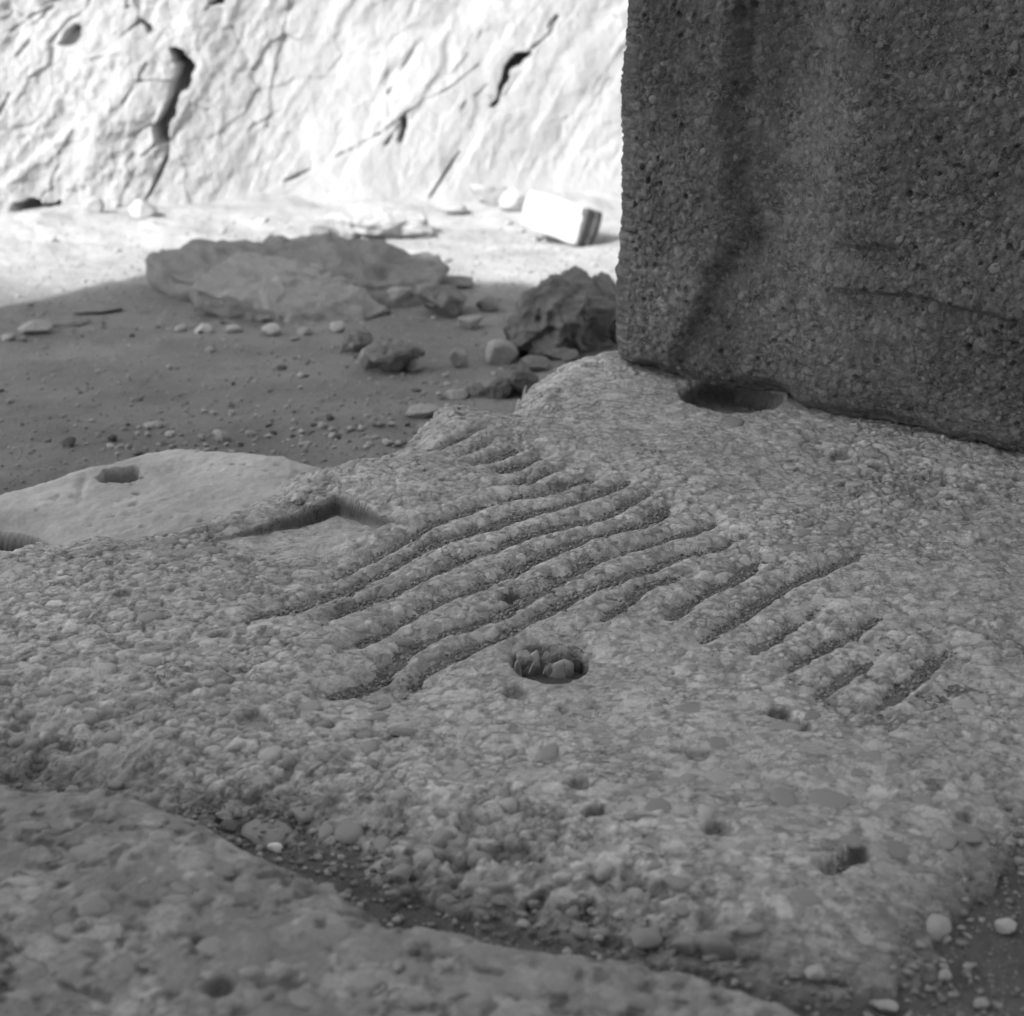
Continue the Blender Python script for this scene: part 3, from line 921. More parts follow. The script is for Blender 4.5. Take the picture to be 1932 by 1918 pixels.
# single loose stones in the gap: px, py, w px, h px, label, material
loose = [
    (519, 1603, 30, 14, 'small bright white oblong chip on the sandy gap beside the near slab', M_chip, 'stone_chip', 'stone'),
    (425, 1546, 38, 18, 'flat pale pebble at the edge of the near slab, left of the white chip', M_bpale, 'loose_pebble', 'stone'),
    (430, 1566, 40, 20, 'dark brown-grey stone wedged under the flat pale pebble', M_bdark, 'loose_stone', 'stone'),
    (482, 1569, 19, 14, 'roundish grey pebble in the cluster above the white chip', M_stone, 'loose_pebble', 'stone'),
    (495, 1562, 12, 8, 'tiny pale pebble furthest back in the cluster above the white chip', M_bpale, 'loose_pebble', 'stone'),
    (512, 1565, 13, 10, 'small pale pebble at the right of the cluster above the white chip', M_bpale, 'loose_pebble', 'stone'),
    (492, 1581, 12, 9, 'little pale pebble nearest to the white chip in the cluster above it', M_bpale, 'loose_pebble', 'stone'),
    (605, 1613, 14, 10, 'small oval pebble alone on the sand right of the white chip', M_stone, 'loose_pebble', 'stone'),
    (628, 1646, 18, 12, 'pale pebble lying against the near slab edge right of the white chip', M_bpale, 'loose_pebble', 'stone'),
    (757, 1660, 46, 30, 'angular pale stone with dark shadow under it in the middle of the gap', M_bpale, 'loose_stone', 'stone'),
    (735, 1662, 10, 8, 'tiny pebble just left of the angular pale stone in the gap', M_stone, 'loose_pebble', 'stone'),
    (918, 1737, 15, 11, 'small light pebble near the slab edge below the dark sand', M_bpale, 'loose_pebble', 'stone'),
    (943, 1706, 32, 12, 'flat greyish stone half sunk in the dark sand of the gap', M_stone, 'loose_stone', 'stone'),
    (1007, 1713, 22, 17, 'rounded light pebble standing on dark sand in mid gap', M_bpale, 'loose_pebble', 'stone'),
    (988, 1750, 26, 14, 'flat pebble touching the near slab below the rounded light pebble', M_stone, 'loose_pebble', 'stone'),
    (1091, 1768, 30, 18, 'grey pebble at the near slab rim left of the pointed pebble', M_stone, 'loose_pebble', 'stone'),
    (1138, 1768, 26, 18, 'pointed grey pebble at the near slab rim', M_bpale, 'loose_pebble', 'stone'),
    (1117, 1726, 20, 16, 'pale pebble in the dark hollow under the main slab', M_bpale, 'loose_pebble', 'stone'),
    (1218, 1780, 60, 26, 'long rounded dark cobble lying in the gap along the near slab', M_stone, 'cobble', 'stone'),
    (1289, 1795, 50, 32, 'rounded grey cobble right of the long dark cobble in the gap', M_stone, 'cobble', 'stone'),
    (1345, 1808, 44, 18, 'flat light cobble leaning on the near slab rim', M_bpale, 'cobble', 'stone'),
    (1419, 1806, 27, 24, 'round almost white pebble at the foot of the main slab', M_bpale, 'loose_pebble', 'stone'),
    (1499, 1841, 32, 12, 'slender pale sliver of stone at the foot of the main slab', M_bpale, 'stone_chip', 'stone'),
    (1538, 1846, 38, 26, 'grey cobble beside the slender pale sliver', M_stone, 'cobble', 'stone'),
    (1579, 1852, 24, 20, 'light pebble right of the grey cobble at the slab foot', M_bpale, 'loose_pebble', 'stone'),
    (1466, 1838, 22, 14, 'small grey pebble left of the slender pale sliver', M_stone, 'loose_pebble', 'stone'),
    (1780, 1850, 28, 26, 'round pale pebble on dark soil in the lower right corner', M_stone, 'loose_pebble', 'stone'),
    (1821, 1842, 17, 14, 'small light pebble right of the round pale pebble on dark soil', M_bpale, 'loose_pebble', 'stone'),
    (1671, 1904, 46, 22, 'flat grey cobble at the bottom edge on dark soil', M_stone, 'cobble', 'stone'),
    (1925, 1632, 24, 16, 'pale pebble at the right edge above the dark soil', M_stone, 'loose_pebble', 'stone'),
    (1895, 1760, 40, 30, 'grey cobble at the right edge on dark soil', M_stone, 'cobble', 'stone'),
    (1725, 1830, 16, 12, 'small grey pebble left of the round pale pebble on dark soil', M_stone, 'loose_pebble', 'stone'),
    (1850, 1900, 30, 16, 'dull flat stone in the far lower right corner', M_stone, 'loose_stone', 'stone'),
]
for k, (px, py, w, h, lab, mt, nm, ct_) in enumerate(loose):
    p = at(px, py, -.05)
    hz_ = max(float(soil_height(np.array([[p.x]]), np.array([[p.y]]))[0, 0]),
              (lambda r: float(r[0][0, 0]) if r[2][0, 0] > -.03 else -9)(slab_height(np.array([[p.x]]), np.array([[p.y]]))))
    q = at(px, py, hz_)
    s = depth(q) / FP
    stone(nm, 900 + k, (q.x, q.y, hz_), (w * s, w * s * .75, h * s * 1.05), rng.uniform(-.3, .3), (rng.uniform(-.1, .1), 0), mt, 3, 12,
          .08, .12, .1, label=lab, cat=ct_)

# stones and stalks in the round hole
M_hstone = rock_mat('hole_stone_pale', 0.46, .15, 25, .4, 150, .003, attr=False, speck=.15)
hole_set = [
    (990, 1250, 34, 12, .012, 'finger-shaped pale stone at the left inside the round hole', .0, M_bpale),
    (1006, 1246, 32, 24, .010, 'blunt pale stone behind the finger-shaped one in the round hole', .2, M_hstone),
    (1031, 1247, 19, 19, .010, 'small upright pebble in the middle of the round hole', .4, M_bpale),
    (1056, 1266, 56, 30, .030, 'largest flat-topped grey stone lying in the round hole', .1, M_hstone),
    (976, 1266, 18, 11, .020, 'small dull stone under the left rim of the round hole', .0, M_stone),
    (1000, 1264, 30, 18, .028, 'dark grey stone under the finger-shaped one in the round hole', .3, M_stone),
    (1020, 1262, 22, 14, .030, 'small grey stone between the stalks in the round hole', .6, M_stone),
    (1085, 1262, 26, 14, .036, 'low dark stone at the right of the largest one in the round hole', -.2, M_boulder),
    (1040, 1274, 24, 10, .036, 'low flat stone at the front of the round hole', .2, M_stone),
    (1073, 1272, 20, 12, .030, 'little pale stone at the front rim of the round hole', -.3, M_bpale),
]
for k, (px, py, w, h, dz, lab, rz, mt) in enumerate(hole_set):
    p = at(px, py, -dz - .02)
    s = depth(p) / FP
    stone('hole_stone', 700 + k, (p.x, p.y, -.074), (w * s, w * s * .7, .074 - dz * .8), rz, (0, 0), mt, 4, 9, .10, .03, 0, label=lab, cat='stone',
          group='stones lying in the round hole')


def tube(name, pts, r, mat, seg=6, **kw):
    pts = [Vector(p) for p in pts]
    V, F = [], []
    for i, p in enumerate(pts):
        d = (pts[min(i + 1, len(pts) - 1)] - pts[max(i - 1, 0)]).normalized()
        a = d.orthogonal().normalized()
        b = d.cross(a)
        rr = r * (1 - .5 * i / len(pts))
        for k in range(seg):
            th = 2 * math.pi * k / seg
            V.append(p + (a * math.cos(th) + b * math.sin(th)) * rr)
    for i in range(len(pts) - 1):
        for k in range(seg):
            F.append((i * seg + k, i * seg + (k + 1) % seg, (i + 1) * seg + (k + 1) % seg, (i + 1) * seg + k))
    return link(name, tri_mesh(name, [tuple(v) for v in V], F), mat, **kw)


def stalk(a, b, za, zb, lab, r=.0016):
    A, B = at(a[0], a[1], za), at(b[0], b[1], zb)
    mid = (A + B) / 2 + Vector((0, 0, .004))
    tube('dry_stalk', [A, (A + mid) / 2 + Vector((0, 0, .001)), mid, (mid + B) / 2 + Vector((.001, 0, .001)), B], r, M_stalk, label=lab, cat='stalk', group='dry stalks in the round hole')


stalk((1036, 1242), (1084, 1215), -.025, -.004, 'long dry stalk leaning on the back wall of the round hole')
stalk((998, 1270), (1014, 1241), -.02, -.015, 'thin dry stalk across the left stones in the round hole', .0013)
stalk((1025, 1272), (1034, 1252), -.018, -.02, 'short thin stalk lying on the largest stone in the round hole', .0012)
# pebbles in the small dimple
for k, (px, py, w) in enumerate(((955, 1126, 16), (972, 1129, 13), (988, 1125, 18), (1003, 1122, 14), (962, 1118, 10))):
    p = at(px, py, -.02)
    s = depth(p) / FP
    stone('dimple_pebble', 760 + k, (p.x, p.y, slab_z(p.x, p.y)), (w * s, w * s * .8, w * s * .6), 0, (0, 0), M_bpale, 2, 10, .06, .12, .1,
          label='one of the little pebbles lying in the shallow dimple among the furrows', cat='stone', group='pebbles in the shallow dimple')
for k in range(15):
    p = at(1566 + k * 3.8 + rng.uniform(-5, 5), 1630 - k * 2.6 + rng.uniform(-5, 5), -.03)
    s = depth(p) / FP
    w = rng.uniform(9, 17)
    stone('slot_pebble', 780 + k, (p.x, p.y, float(slab_base(np.array([[p.x]]), np.array([[p.y]]))[0, 0]) - .019), (w * s, w * s * .8, w * s * .8), k, (0, 0), (M_stone, M_bpale)[k % 2], 2, 10, .06, .12, .1,
          label='one of the little pebbles filling the narrow slot at the lower right', cat='stone', group='pebbles in the narrow slot')

# ------------------------------------------------------------------ block at the upper right
C0 = Vector((.360, 4.225, 0))
E1 = Vector((1.0, -.775, 0)).normalized()
NB = Vector((E1.y, -E1.x, 0))                         # outward, towards the camera
if NB.y > 0:
    NB = -NB
BL, BW, BH = 2.3, 1.3, 2.4


def face_uv(px, py):
    d = ray(px, py)
    o = Vector((0, 0, CAM_H))
    t = (C0 - o).dot(NB) / d.dot(NB)
    p = o + d * t
    return ((p - C0).dot(E1), p.z)


RIDGE = [face_uv(*p) for p in [(1180, -400), (1405, -400), (1402, 0), (1392, 250), (1398, 430), (1372, 480), (1330, 560), (1300, 630), (1275, 700), (1180, 730)]]
RIDGE = [(-.5, RIDGE[0][1])] + RIDGE[1:-1] + [(-.5, RIDGE[-1][1])]
LEDGE = [face_uv(*p) for p in [(1560, 545), (1680, 552), (1760, 572), (1840, 590), (1932, 612), (2100, 650)]]
HOLLOW = face_uv(1660, 480)
ARCH_U = face_uv(1445, 735)[0]
CHAN_U = face_uv(1478, 300)[0]
FLARE_U = face_uv(1330, 700)[0]
SHADE_STAIN = [(face_uv(1270, 540), .10, .16, .45), (face_uv(1260, 80), .16, .3, -.28), (face_uv(1360, 640), .09, .12, -.3), (face_uv(1215, 330), .05, .7, .22),  # tone patches; some paint the light and shade of the ridge relief
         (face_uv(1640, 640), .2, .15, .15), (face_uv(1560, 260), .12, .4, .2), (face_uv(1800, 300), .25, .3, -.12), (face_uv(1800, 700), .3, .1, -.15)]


def block_disp(u, v):
    wx = .006 * fbm(u * 25, v * 25, 311, 2)
    p1, i1 = pebbles(u + wx, v, .027, 321, fill=.75, rmin=.25, rmax=.65, elong=1.5)
    p2, i2 = pebbles(u + wx, v - wx, .0135, 331, fill=.85, rmin=.35, rmax=.75, elong=1.4)
    pit, _ = pebbles(u - wx, v + wx, .034, 341, fill=.42, rmin=.10, rmax=.28, elong=1.4)
    R = np.clip(.55 + .6 * fbm(u * 2.2 + 3, v * 2.2, 351, 3) + .5 * np.exp(-((u - 0.05) / .2) ** 2) + .35 * sstep(.5, 1.0, u), .15, 1.2)
    r1, r2 = p1 * .0085, p2 * .006
    rel = np.maximum(r1, r2)
    pid = np.where(r1 >= r2, i1, i2)
    d = .012 * fbm(u * 2.5, v * 2.5, 361, 3) + .008 * fbm(u * 8, v * 8, 362, 3) + (rel - .004) * R * 1.1 - .013 * pit * R + .003 * fbm(u * 70, v * 70, 363, 3)
    sd = poly_sd(u, v, RIDGE) + .02 * fbm(u * 8, v * 8, 364, 2)
    d = d + .054 * sstep(-.04 - .015 * sstep(.3, .6, v), .022 + .01 * sstep(.3, .6, v), sd) + .02 * np.exp(-((u - .62) / .2) ** 2) * fbm(u * 3, v * 3, 368, 3)
    d = d - .036 * np.exp(-((u - CHAN_U - .04 * (v - .6)) / .085) ** 2) * sstep(.30, .65, v) + .02 * np.exp(-((u - CHAN_U - .22) / .12) ** 2)
    d = d + .035 * np.exp(-((u - FLARE_U) / .13) ** 2) * np.exp(-(v / .12) ** 2)
    dl = v - np.interp(u, [p[0] for p in LEDGE], [p[1] for p in LEDGE]) + .015 * fbm(u * 9, v * 9, 365, 2)
    inl = sstep(LEDGE[0][0] - .05, LEDGE[0][0] + .2, u)
    d = d + inl * .035 * (sstep(-.014, .014, dl) - .5) * np.exp(-(dl / .22) ** 2)
    d = d - .04 * np.exp(-(((u - HOLLOW[0]) / .1) ** 2 + ((v - HOLLOW[1]) / .03) ** 2))
    d = d + .012 * np.sin(v * 9 + u * 3 + 2 * fbm(u * 2, v * 2, 367, 2)) * .5
    # undercut foot
    foot = v - .02 * fbm(u * 9, v * 0 + 2, 366, 3)
    lf = .8 * sstep(.12, .6, u)
    d = d - .045 * lf * (1 - sstep(-.03, .09, foot)) - .03 * (1 - sstep(-.02, .03, foot))
    d = d - .06 * np.exp(-((u - ARCH_U) / .07) ** 2) * (1 - sstep(.0, .07, v))
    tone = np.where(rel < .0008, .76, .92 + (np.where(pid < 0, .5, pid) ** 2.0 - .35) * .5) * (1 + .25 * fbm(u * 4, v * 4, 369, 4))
    for (su, sv), ru, rv, k in SHADE_STAIN:
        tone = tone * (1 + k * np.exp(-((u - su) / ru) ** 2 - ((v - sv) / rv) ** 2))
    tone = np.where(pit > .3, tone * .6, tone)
    return d, tone


per = []                                              # perimeter: rounded rectangle, (x, y, nx, ny, s)
RC = .02
us = np.concatenate([np.arange(0, 1.46, .0037), np.arange(1.46, BL - RC, .009)])
us = us[us > RC]
for u in us:
    per.append((u, 0.0, 0, -1, u))


def corner(cx, cy, a0, s0):
    for k in range(1, 6):
        a = a0 + k / 6 * math.pi / 2
        per.append((cx + RC * math.cos(a), cy + RC * math.sin(a), math.cos(a), math.sin(a), s0 + k * .005))


corner(BL - RC, RC, -math.pi / 2, BL)
for w in np.arange(RC, BW - RC, .04):
    per.append((BL, w, 1, 0, BL + .05 + w))
corner(BL - RC, BW - RC, 0, BL + BW)
for w in np.arange(RC, BL - RC, .04):
    per.append((BL - w, BW, 0, 1, BL + BW + .1 + w))
corner(RC, BW - RC, math.pi / 2, 2 * BL + BW)
for w in np.concatenate([np.arange(RC, BW - .35, .04), np.arange(BW - .35, BW - RC, .006)]):
    per.append((0, BW - w, -1, 0, -BW - .02 + w))
corner(RC, RC, math.pi, -.03)
per.append(per[0])
per = np.array(per)
vs = np.concatenate([np.arange(-.012, 1.14, .0039), np.arange(1.145, 1.75, .009), np.arange(1.76, BH, .03)])
S, Vv = np.meshgrid(per[:, 4], vs)
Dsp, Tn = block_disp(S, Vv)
lx = per[None, :, 0] + per[None, :, 2] * Dsp
ly = per[None, :, 1] + per[None, :, 3] * Dsp
z0 = .018 + .012 * fbm(S * 4, S * 0 + 7, 371, 3)
Vz = Vv + z0 * (1 - sstep(0, .2, Vv))
PX = C0.x + lx * E1.x - ly * NB.x
PY = C0.y + lx * E1.y - ly * NB.y
G_ = np.stack([PX, PY, Vz], -1)
capc = Vector((C0.x + BL / 2 * E1.x - BW / 2 * NB.x, C0.y + BL / 2 * E1.y - BW / 2 * NB.y, 0))
cap = lambda row, f, z: np.stack([row[:, 0] * (1 - f) + capc.x * f, row[:, 1] * (1 - f) + capc.y * f, np.full(len(row), z)], -1)
rows = [cap(G_[0], .97, .03), cap(G_[0], .25, .03)] + list(G_) + [cap(G_[-1], .1, BH + .04), cap(G_[-1], .5, BH + .06), cap(G_[-1], .98, BH + .07)]
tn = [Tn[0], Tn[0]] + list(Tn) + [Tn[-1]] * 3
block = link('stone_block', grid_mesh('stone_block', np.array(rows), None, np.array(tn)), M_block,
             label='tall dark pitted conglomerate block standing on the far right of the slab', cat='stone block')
# clasts in the block face
bc = 0
while bc < 190:
    px, py = rng.uniform(1185, 1950), rng.uniform(0, 840)
    u, v = face_uv(px, py)
    if u < .015 or v < .05:
        continue
    d, _ = block_disp(np.array([[u]]), np.array([[v]]))
    p = C0 + E1 * u + NB * (float(d[0, 0]) - .0035)
    p.z = v
    a = rng.uniform(.007, .012) * (1 + .8 * rng.random() ** 4)
    o = pebble_part(block, p.x, p.y, v, a, a * rng.uniform(.65, .95), .004 + .004 * rng.random(), 0, mat=M_bclast)
    q = NB.to_track_quat('Z', 'Y') @ Euler((0, 0, rng.uniform(0, 6.28))).to_quaternion()
    o.rotation_euler = q.to_euler()
    bc += 1

# ------------------------------------------------------------------ lower ground
def ground_height(X, Y):
    z = GC + GS * np.maximum(Y - 4, 0) + .03 * fbm(X * .8, Y * .8, 411, 3) + .015 * fbm(X * 4, Y * 6, 412, 4) + .006 * fbm(X * 22, Y * 26, 413, 3)
    yy = Y - .28 * (np.clip(X, -7, 5) + 1.4)
    z = z + .12 * sstep(8.3, 9.6, yy) + .05 * sstep(8.2, 9.2, yy) * fbm(X * 2.5, Y * 2.5, 414, 4)
    return z


xs = axis(-3.3, 1.2, .016, -45, 45, 1.10, 2.0)
ys = axis(3.6, 9.8, .018, -45, 24, 1.10, 2.0)
X, Y = np.meshgrid(xs, ys)
GT = (1 + .28 * fbm(X * 2.2, Y * 3.5, 421, 5)) * (1 + .85 * sstep(6.9, 7.9, Y + .3 * fbm(X, Y, 422, 3)))  # ground painted lighter beyond the shadow edge, sunlight put into the tone
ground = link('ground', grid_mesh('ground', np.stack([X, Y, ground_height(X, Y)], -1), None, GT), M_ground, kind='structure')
gz_at = lambda x, y: float(ground_height(np.array([[x]]), np.array([[y]]))[0, 0])


# ------------------------------------------------------------------ cliff behind
def atc(px, py, y0=9.6, lean=.55):
    """point on the leaning cliff plane y = y0 + lean*(z+.9)"""
    d = ray(px, py)
    t = (y0 + lean * (CAM_H + .9) + .28 * 1.4) / (d.y - lean * d.z - .28 * d.x)
    return (d.x * t, CAM_H + d.z * t)


CAVES = [  # outlines of the dark clefts, and their depth
    ([(318, 88), (345, 98), (362, 125), (364, 150), (356, 168), (340, 172), (334, 205), (322, 262), (303, 262), (300, 235), (318, 190), (332, 150), (338, 125)], .20),
    ([(262, 38), (285, 50), (293, 64), (278, 66)], .10),
    ([(1002, 100), (985, 126), (962, 132), (956, 155), (936, 202), (928, 200), (944, 155), (950, 125), (972, 104)], .14),
    ([(36, 385), (60, 375), (85, 385), (118, 376), (112, 398), (70, 402), (40, 410)], .12),
    ([(756, 222), (770, 218), (770, 245), (757, 268), (750, 262)], .08),
    ([(124, 60), (148, 50), (152, 72), (135, 92), (112, 84)], .07),
    ([(392, 4), (425, -4), (420, 8), (400, 14)], .08),
]
CLEFTS = [([(320, 268), (322, 290), (305, 325), (288, 360), (273, 388)], .016, .11), ([(868, 284), (845, 318), (815, 362)], .014, .09),
          ([(465, 250), (500, 228), (535, 208)], .010, .04), ([(540, 342), (580, 325), (610, 308), (665, 282)], .012, .05), ([(665, 282), (720, 250), (755, 222), (800, 190), (850, 165), (905, 122)], .010, .05),
          ([(730, 270), (755, 235), (765, 215)], .010, .05), ([(960, 130), (1000, 95), (1040, 60), (1052, 30)], .012, .07), ([(735, 175), (760, 130), (780, 98)], .012, .06),
          ([(240, -5), (240, 14)], .02, .08), ([(95, 80), (125, 45), (160, 18), (170, -5)], .016, .07), ([(265, 150), (300, 148), (335, 155)], .010, .04),
          ([(240, 190), (265, 150), (280, 120)], .010, .035), ([(200, 92), (240, 60), (265, 38)], .012, .06), ([(840, 158), (870, 120), (890, 95), (910, 60)], .010, .06),
          ([(275, 290), (300, 268)], .01, .05),
          ([(0, 215), (22, 175)], .014, .06), ([(35, 105), (55, 80)], .012, .06), ([(870, 210), (880, 190), (900, 178), (920, 160)], .01, .05), ([(858, 235), (880, 205)], .008, .05),
          ([(820, 360), (850, 330), (870, 300)], .006, .03), ([(1035, 50), (1050, 30)], .012, .08), ([(20, 60), (60, 30), (100, 15)], .012, .05)]
CAVEW = [([atc(*p) for p in pts], dp) for pts, dp in CAVES]
CLEFTW = [([atc(*p) for p in pts], w, dp) for pts, w, dp in CLEFTS]


def cliff_out(X, Z):
    """how far the rock stands out towards the camera, at (x, z)"""
    # plates and flutes slanting up to the right
    a = math.radians(56)
    s_, t_ = X * math.cos(a) + Z * math.sin(a), -X * math.sin(a) + Z * math.cos(a)
    o = .16 * fbm(X * .5, Z * .5, 511, 3) + .05 * fbm(X * 2, Z * 2, 512, 4)
    o = o + (.016 * ridged(s_ * 1.1, t_ * 4.5, 513, 4) + .010 * fbm(s_ * 3, t_ * 14, 514, 4)) * (.5 + .8 * fbm(X * 1.3, Z * 1.3, 515, 2))
    pl, pid = cracks(s_ * .8 + .1 * fbm(X * 3, Z * 3, 516, 2), t_ * 2.0 + .15 * fbm(X * 3 + 9, Z * 3, 517, 2), .55, 518)
    o = o + .022 * pid * sstep(.0, .35, pl)
    tt = t_ * 1.7 + .45 * fbm(s_ * .7, t_ * .7, 525, 3) + .06 * fbm(X * 5, Z * 5, 526, 3)
    saw = tt - np.floor(tt)
    o = o + .040 * (saw - sstep(.86, .99, saw)) * (.55 + .6 * vnoise(s_ * .9, np.floor(tt) * 3.1, 527))
    tt = t_ * 5.5 + .5 * fbm(s_ * 1.1 + 5, t_, 528, 3) + .1 * fbm(X * 8, Z * 8, 529, 2)
    saw = tt - np.floor(tt)
    o = o + .012 * (saw - sstep(.8, .98, saw)) * np.clip(.4 + 1.2 * vnoise(s_ * 1.6, np.floor(tt) * 2.3, 530), 0, 1)
    wx_, wz_ = .10 * fbm(X * 3, Z * 3, 541, 4), .10 * fbm(X * 3 + 20, Z * 3, 542, 4)
    o = o + .018 * facets((s_ + wx_ * 1.2) * .45, t_ + wz_ * 1.2, .7, 543, 1.6) + (.010 + .012 * sstep(-1.0, -2.2, X)) * facets((s_ + wz_) * .7, t_ + wx_, .2, 544, 1.6)
    left = sstep(-1.1, -2.4, X)
    o = o + left * (.03 * fbm(X * 6, Z * 6, 519, 4) + .018 * fbm(X * 16, Z * 16, 520, 3))
    o = o + .007 * fbm(X * 14, Z * 14, 521, 5) + .02 * fbm(X * 3.2 + Z, Z * 2.6, 534, 3)
    # the bulge left of the main cleft
    c = atc(235, 200)
    o = o + .16 * np.exp(-(((X - c[0]) / .45) ** 2 + ((Z - c[1]) / .5) ** 2))
    for pts, dp in CAVEW:
        xs_, zs_ = [p[0] for p in pts], [p[1] for p in pts]
        m = (X > min(xs_) - .1) & (X < max(xs_) + .1) & (Z > min(zs_) - .1) & (Z < max(zs_) + .1)
        if m.any():
            sd = poly_sd(X[m], Z[m], pts) + .030 * fbm(X[m] * 11, Z[m] * 11, 522, 4)
            o[m] = o[m] - dp * 1.6 * sstep(-.008, .014, sd)
    for pts, w, dp in CLEFTW:
        xs_, zs_ = [p[0] for p in pts], [p[1] for p in pts]
        m = (X > min(xs_) - .1) & (X < max(xs_) + .1) & (Z > min(zs_) - .1) & (Z < max(zs_) + .1)
        if m.any():
            d = np.abs(seg_dist(X[m], Z[m], pts) + .012 * fbm(X[m] * 14, Z[m] * 14, 523, 3)) + .006 * sstep(.15, .5, fbm(X[m] * 5 + dp, Z[m] * 5, 524, 2))
            o[m] = o[m] - dp * .85 * (1 - sstep(w * .05, w * 1.1, d)) * np.clip(.85 + .8 * fbm(X[m] * 3.3, Z[m] * 3.3, 532, 2), .45, 1.2)
    return o


xs = axis(-4.0, 1.1, .0075, -32, 32, 1.12, .8)
zs = axis(-.95, .75, .0072, -1.3, 13, 1.12, .8)
X, Zc = np.meshgrid(xs, zs)
OUT = cliff_out(X, Zc)
Yc = 9.6 + .28 * (np.clip(X, -7, 5) + 1.4) + .55 * (Zc + .9) - OUT
# foot flares out into the ground
Yc = Yc - .5 * np.exp(-(Zc + .86).clip(0) / .07) * (1 + .5 * fbm(X * 3, Zc * 3, 533, 3))
CT = 1 + .10 * fbm(X * 1.5, Zc * 1.5, 531, 4) + .05 * sstep(-2.0, .3, X)
cliff = link('cliff', grid_mesh('cliff', np.stack([X, Yc, Zc], -1), None, CT), M_cliff, kind='structure')

# ------------------------------------------------------------------ unseen rock wall behind the camera, added and shaped to shade the slabs
prof = [(-9.3, -.6), (-9.2, 4), (-8.98, 6.5), (-9.06, 7.4), (-8.9, 7.82), (-8.4, 7.95), (-7.9, 7.85), (-7.4, 7.7), (-6.7, 7.4), (-6.0, 7.1), (-5.5, 7.3), (-4.5, 8.2), (-2, 9), (0, 9.3),
        (3, 9), (6, 8), (8, 5.5), (9, -.6)]
pr = []
for (x0, z0_), (x1, z1) in zip(prof[:-1], prof[1:]):
    for k in range(8):
        f = k / 8
        pr.append((x0 + (x1 - x0) * f, z0_ + (z1 - z0_) * f))
pr.append(prof[-1])
pr = np.array(pr)
pr[:, 1] += .12 * vnoise(pr[:, 0] * 2.2, pr[:, 0] * 0, 601)
cen = np.array([-2.0, 2.0])
rowsW = []                                            # the face leans out over the camera to cut sky light: lower part at y -1.6, brow at y 0.8
for f, yy in ((.02, None), (.2, None), (.4, None), (.6, None), (.75, None), (.9, None), (1.0, None), (1.0, -1.0), (.96, -3.5), (.5, -5.0), (.02, -5.2)):
    q = cen + (pr - cen) * f
    zz = np.clip(q[:, 1], 0, None) / np.interp(q[:, 0], pr[:, 0], np.maximum(pr[:, 1], 1))
    yv = -1.6 + 2.4 * np.clip(q[:, 1] / 8.0, 0, 1) ** 1.6 if yy is None else np.full(len(q), yy)
    rowsW.append(np.stack([q[:, 0], yv + .4 * fbm(q[:, 0] * .5, q[:, 1] * .5, 603, 4) * (f < .95), q[:, 1]], -1))
wall = link('shade_rock_wall', grid_mesh('shade_rock_wall', np.array(rowsW), None, np.ones((len(rowsW), len(pr)))), M_cliff, kind='structure')

# ------------------------------------------------------------------ pale slab with a rectangular hole
PZ = -.10
pale_out = [(-80, 940), (0, 921), (90, 898), (180, 872), (260, 850), (332, 836), (400, 841), (480, 846), (550, 852), (610, 866)]
PALE = [(-2.4, 3.55)] + [W(at(px, py, PZ)) for px, py in pale_out] + [(-.42, 3.45), (-.75, 3.32)] + [W(at(px, py, PZ)) for px, py in [(250, 1040), (120, 1030), (92, 1010), (70, 1000), (30, 992), (0, 986), (-60, 980)]] + [(-2.4, 3.0)]
RHOLE = [W(at(px, py, PZ)) for px, py in [(180, 905), (197, 889), (258, 882), (266, 892), (252, 904), (192, 910)]]
PCR = [[W(at(px, py, PZ)) for px, py in l] for l in ([(165, 876), (172, 890), (155, 915), (150, 940), (138, 960)], [(560, 885), (552, 905), (575, 920)], [(55, 985), (75, 960), (110, 935)])]


def pale_height(X, Y):
    z = PZ + .010 * fbm(X * 2.4, Y * 2.4, 611, 3) + .008 * fbm(X * 9, Y * 9, 612, 4) + .004  * fbm(X * 45, Y * 45, 613, 3)
    e = poly_sd(X, Y, PALE) + .010 * fbm(X * 8, Y * 8, 614, 3)
    z = z - .02 * (1 - sstep(0, .05, e))
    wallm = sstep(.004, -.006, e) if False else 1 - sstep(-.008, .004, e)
    z = np.where(e < 0, z + e * 8, z)
    rh = sstep(-.006, .010, poly_sd(X, Y, RHOLE) + .012 * fbm(X * 24, Y * 24, 615, 3))
    z = z - (.06 + .012 * fbm(X * 40, Y * 40, 619, 2)) * rh
    for c in PCR:
        z = z - .008 * np.exp(-((np.abs(seg_dist(X, Y, c) - .012 * np.abs(fbm(X * 12, Y * 12, 616, 3)))) / .005) ** 2) * (fbm(X * 9, Y * 9, 620, 2) > -.15)
    pit, _ = pebbles(X + .02 * fbm(X * 12, Y * 12, 621, 3), Y + .02 * fbm(X * 12, Y * 12, 622, 3), .05, 617, fill=.4, rmin=.06, rmax=.26, elong=2.4, rot=.6)
    z = z - .010 * pit
    tone = (1 + .26 * fbm(X * 4, Y * 6, 618, 5)) * (1 - .5 * rh) * (1 - .35 * pit) * (1 - .9 * wallm)  # side walls painted near black for the shade of the gap
    return z, tone, e


xs = axis(-1.6, -.35, .006, -2.5, -.3, 1.1, .03)
ys = np.arange(2.95, 4.3, .007)
X, Y = np.meshgrid(xs, ys)
Z, T, E = pale_height(X, Y)
pale = link('pale_slab', grid_mesh('pale_slab', np.stack([X, Y, Z], -1), E > -.05, T), M_pale,
            label='smooth pale slab with a small rectangular socket beyond the left side of the furrows', cat='rock slab')


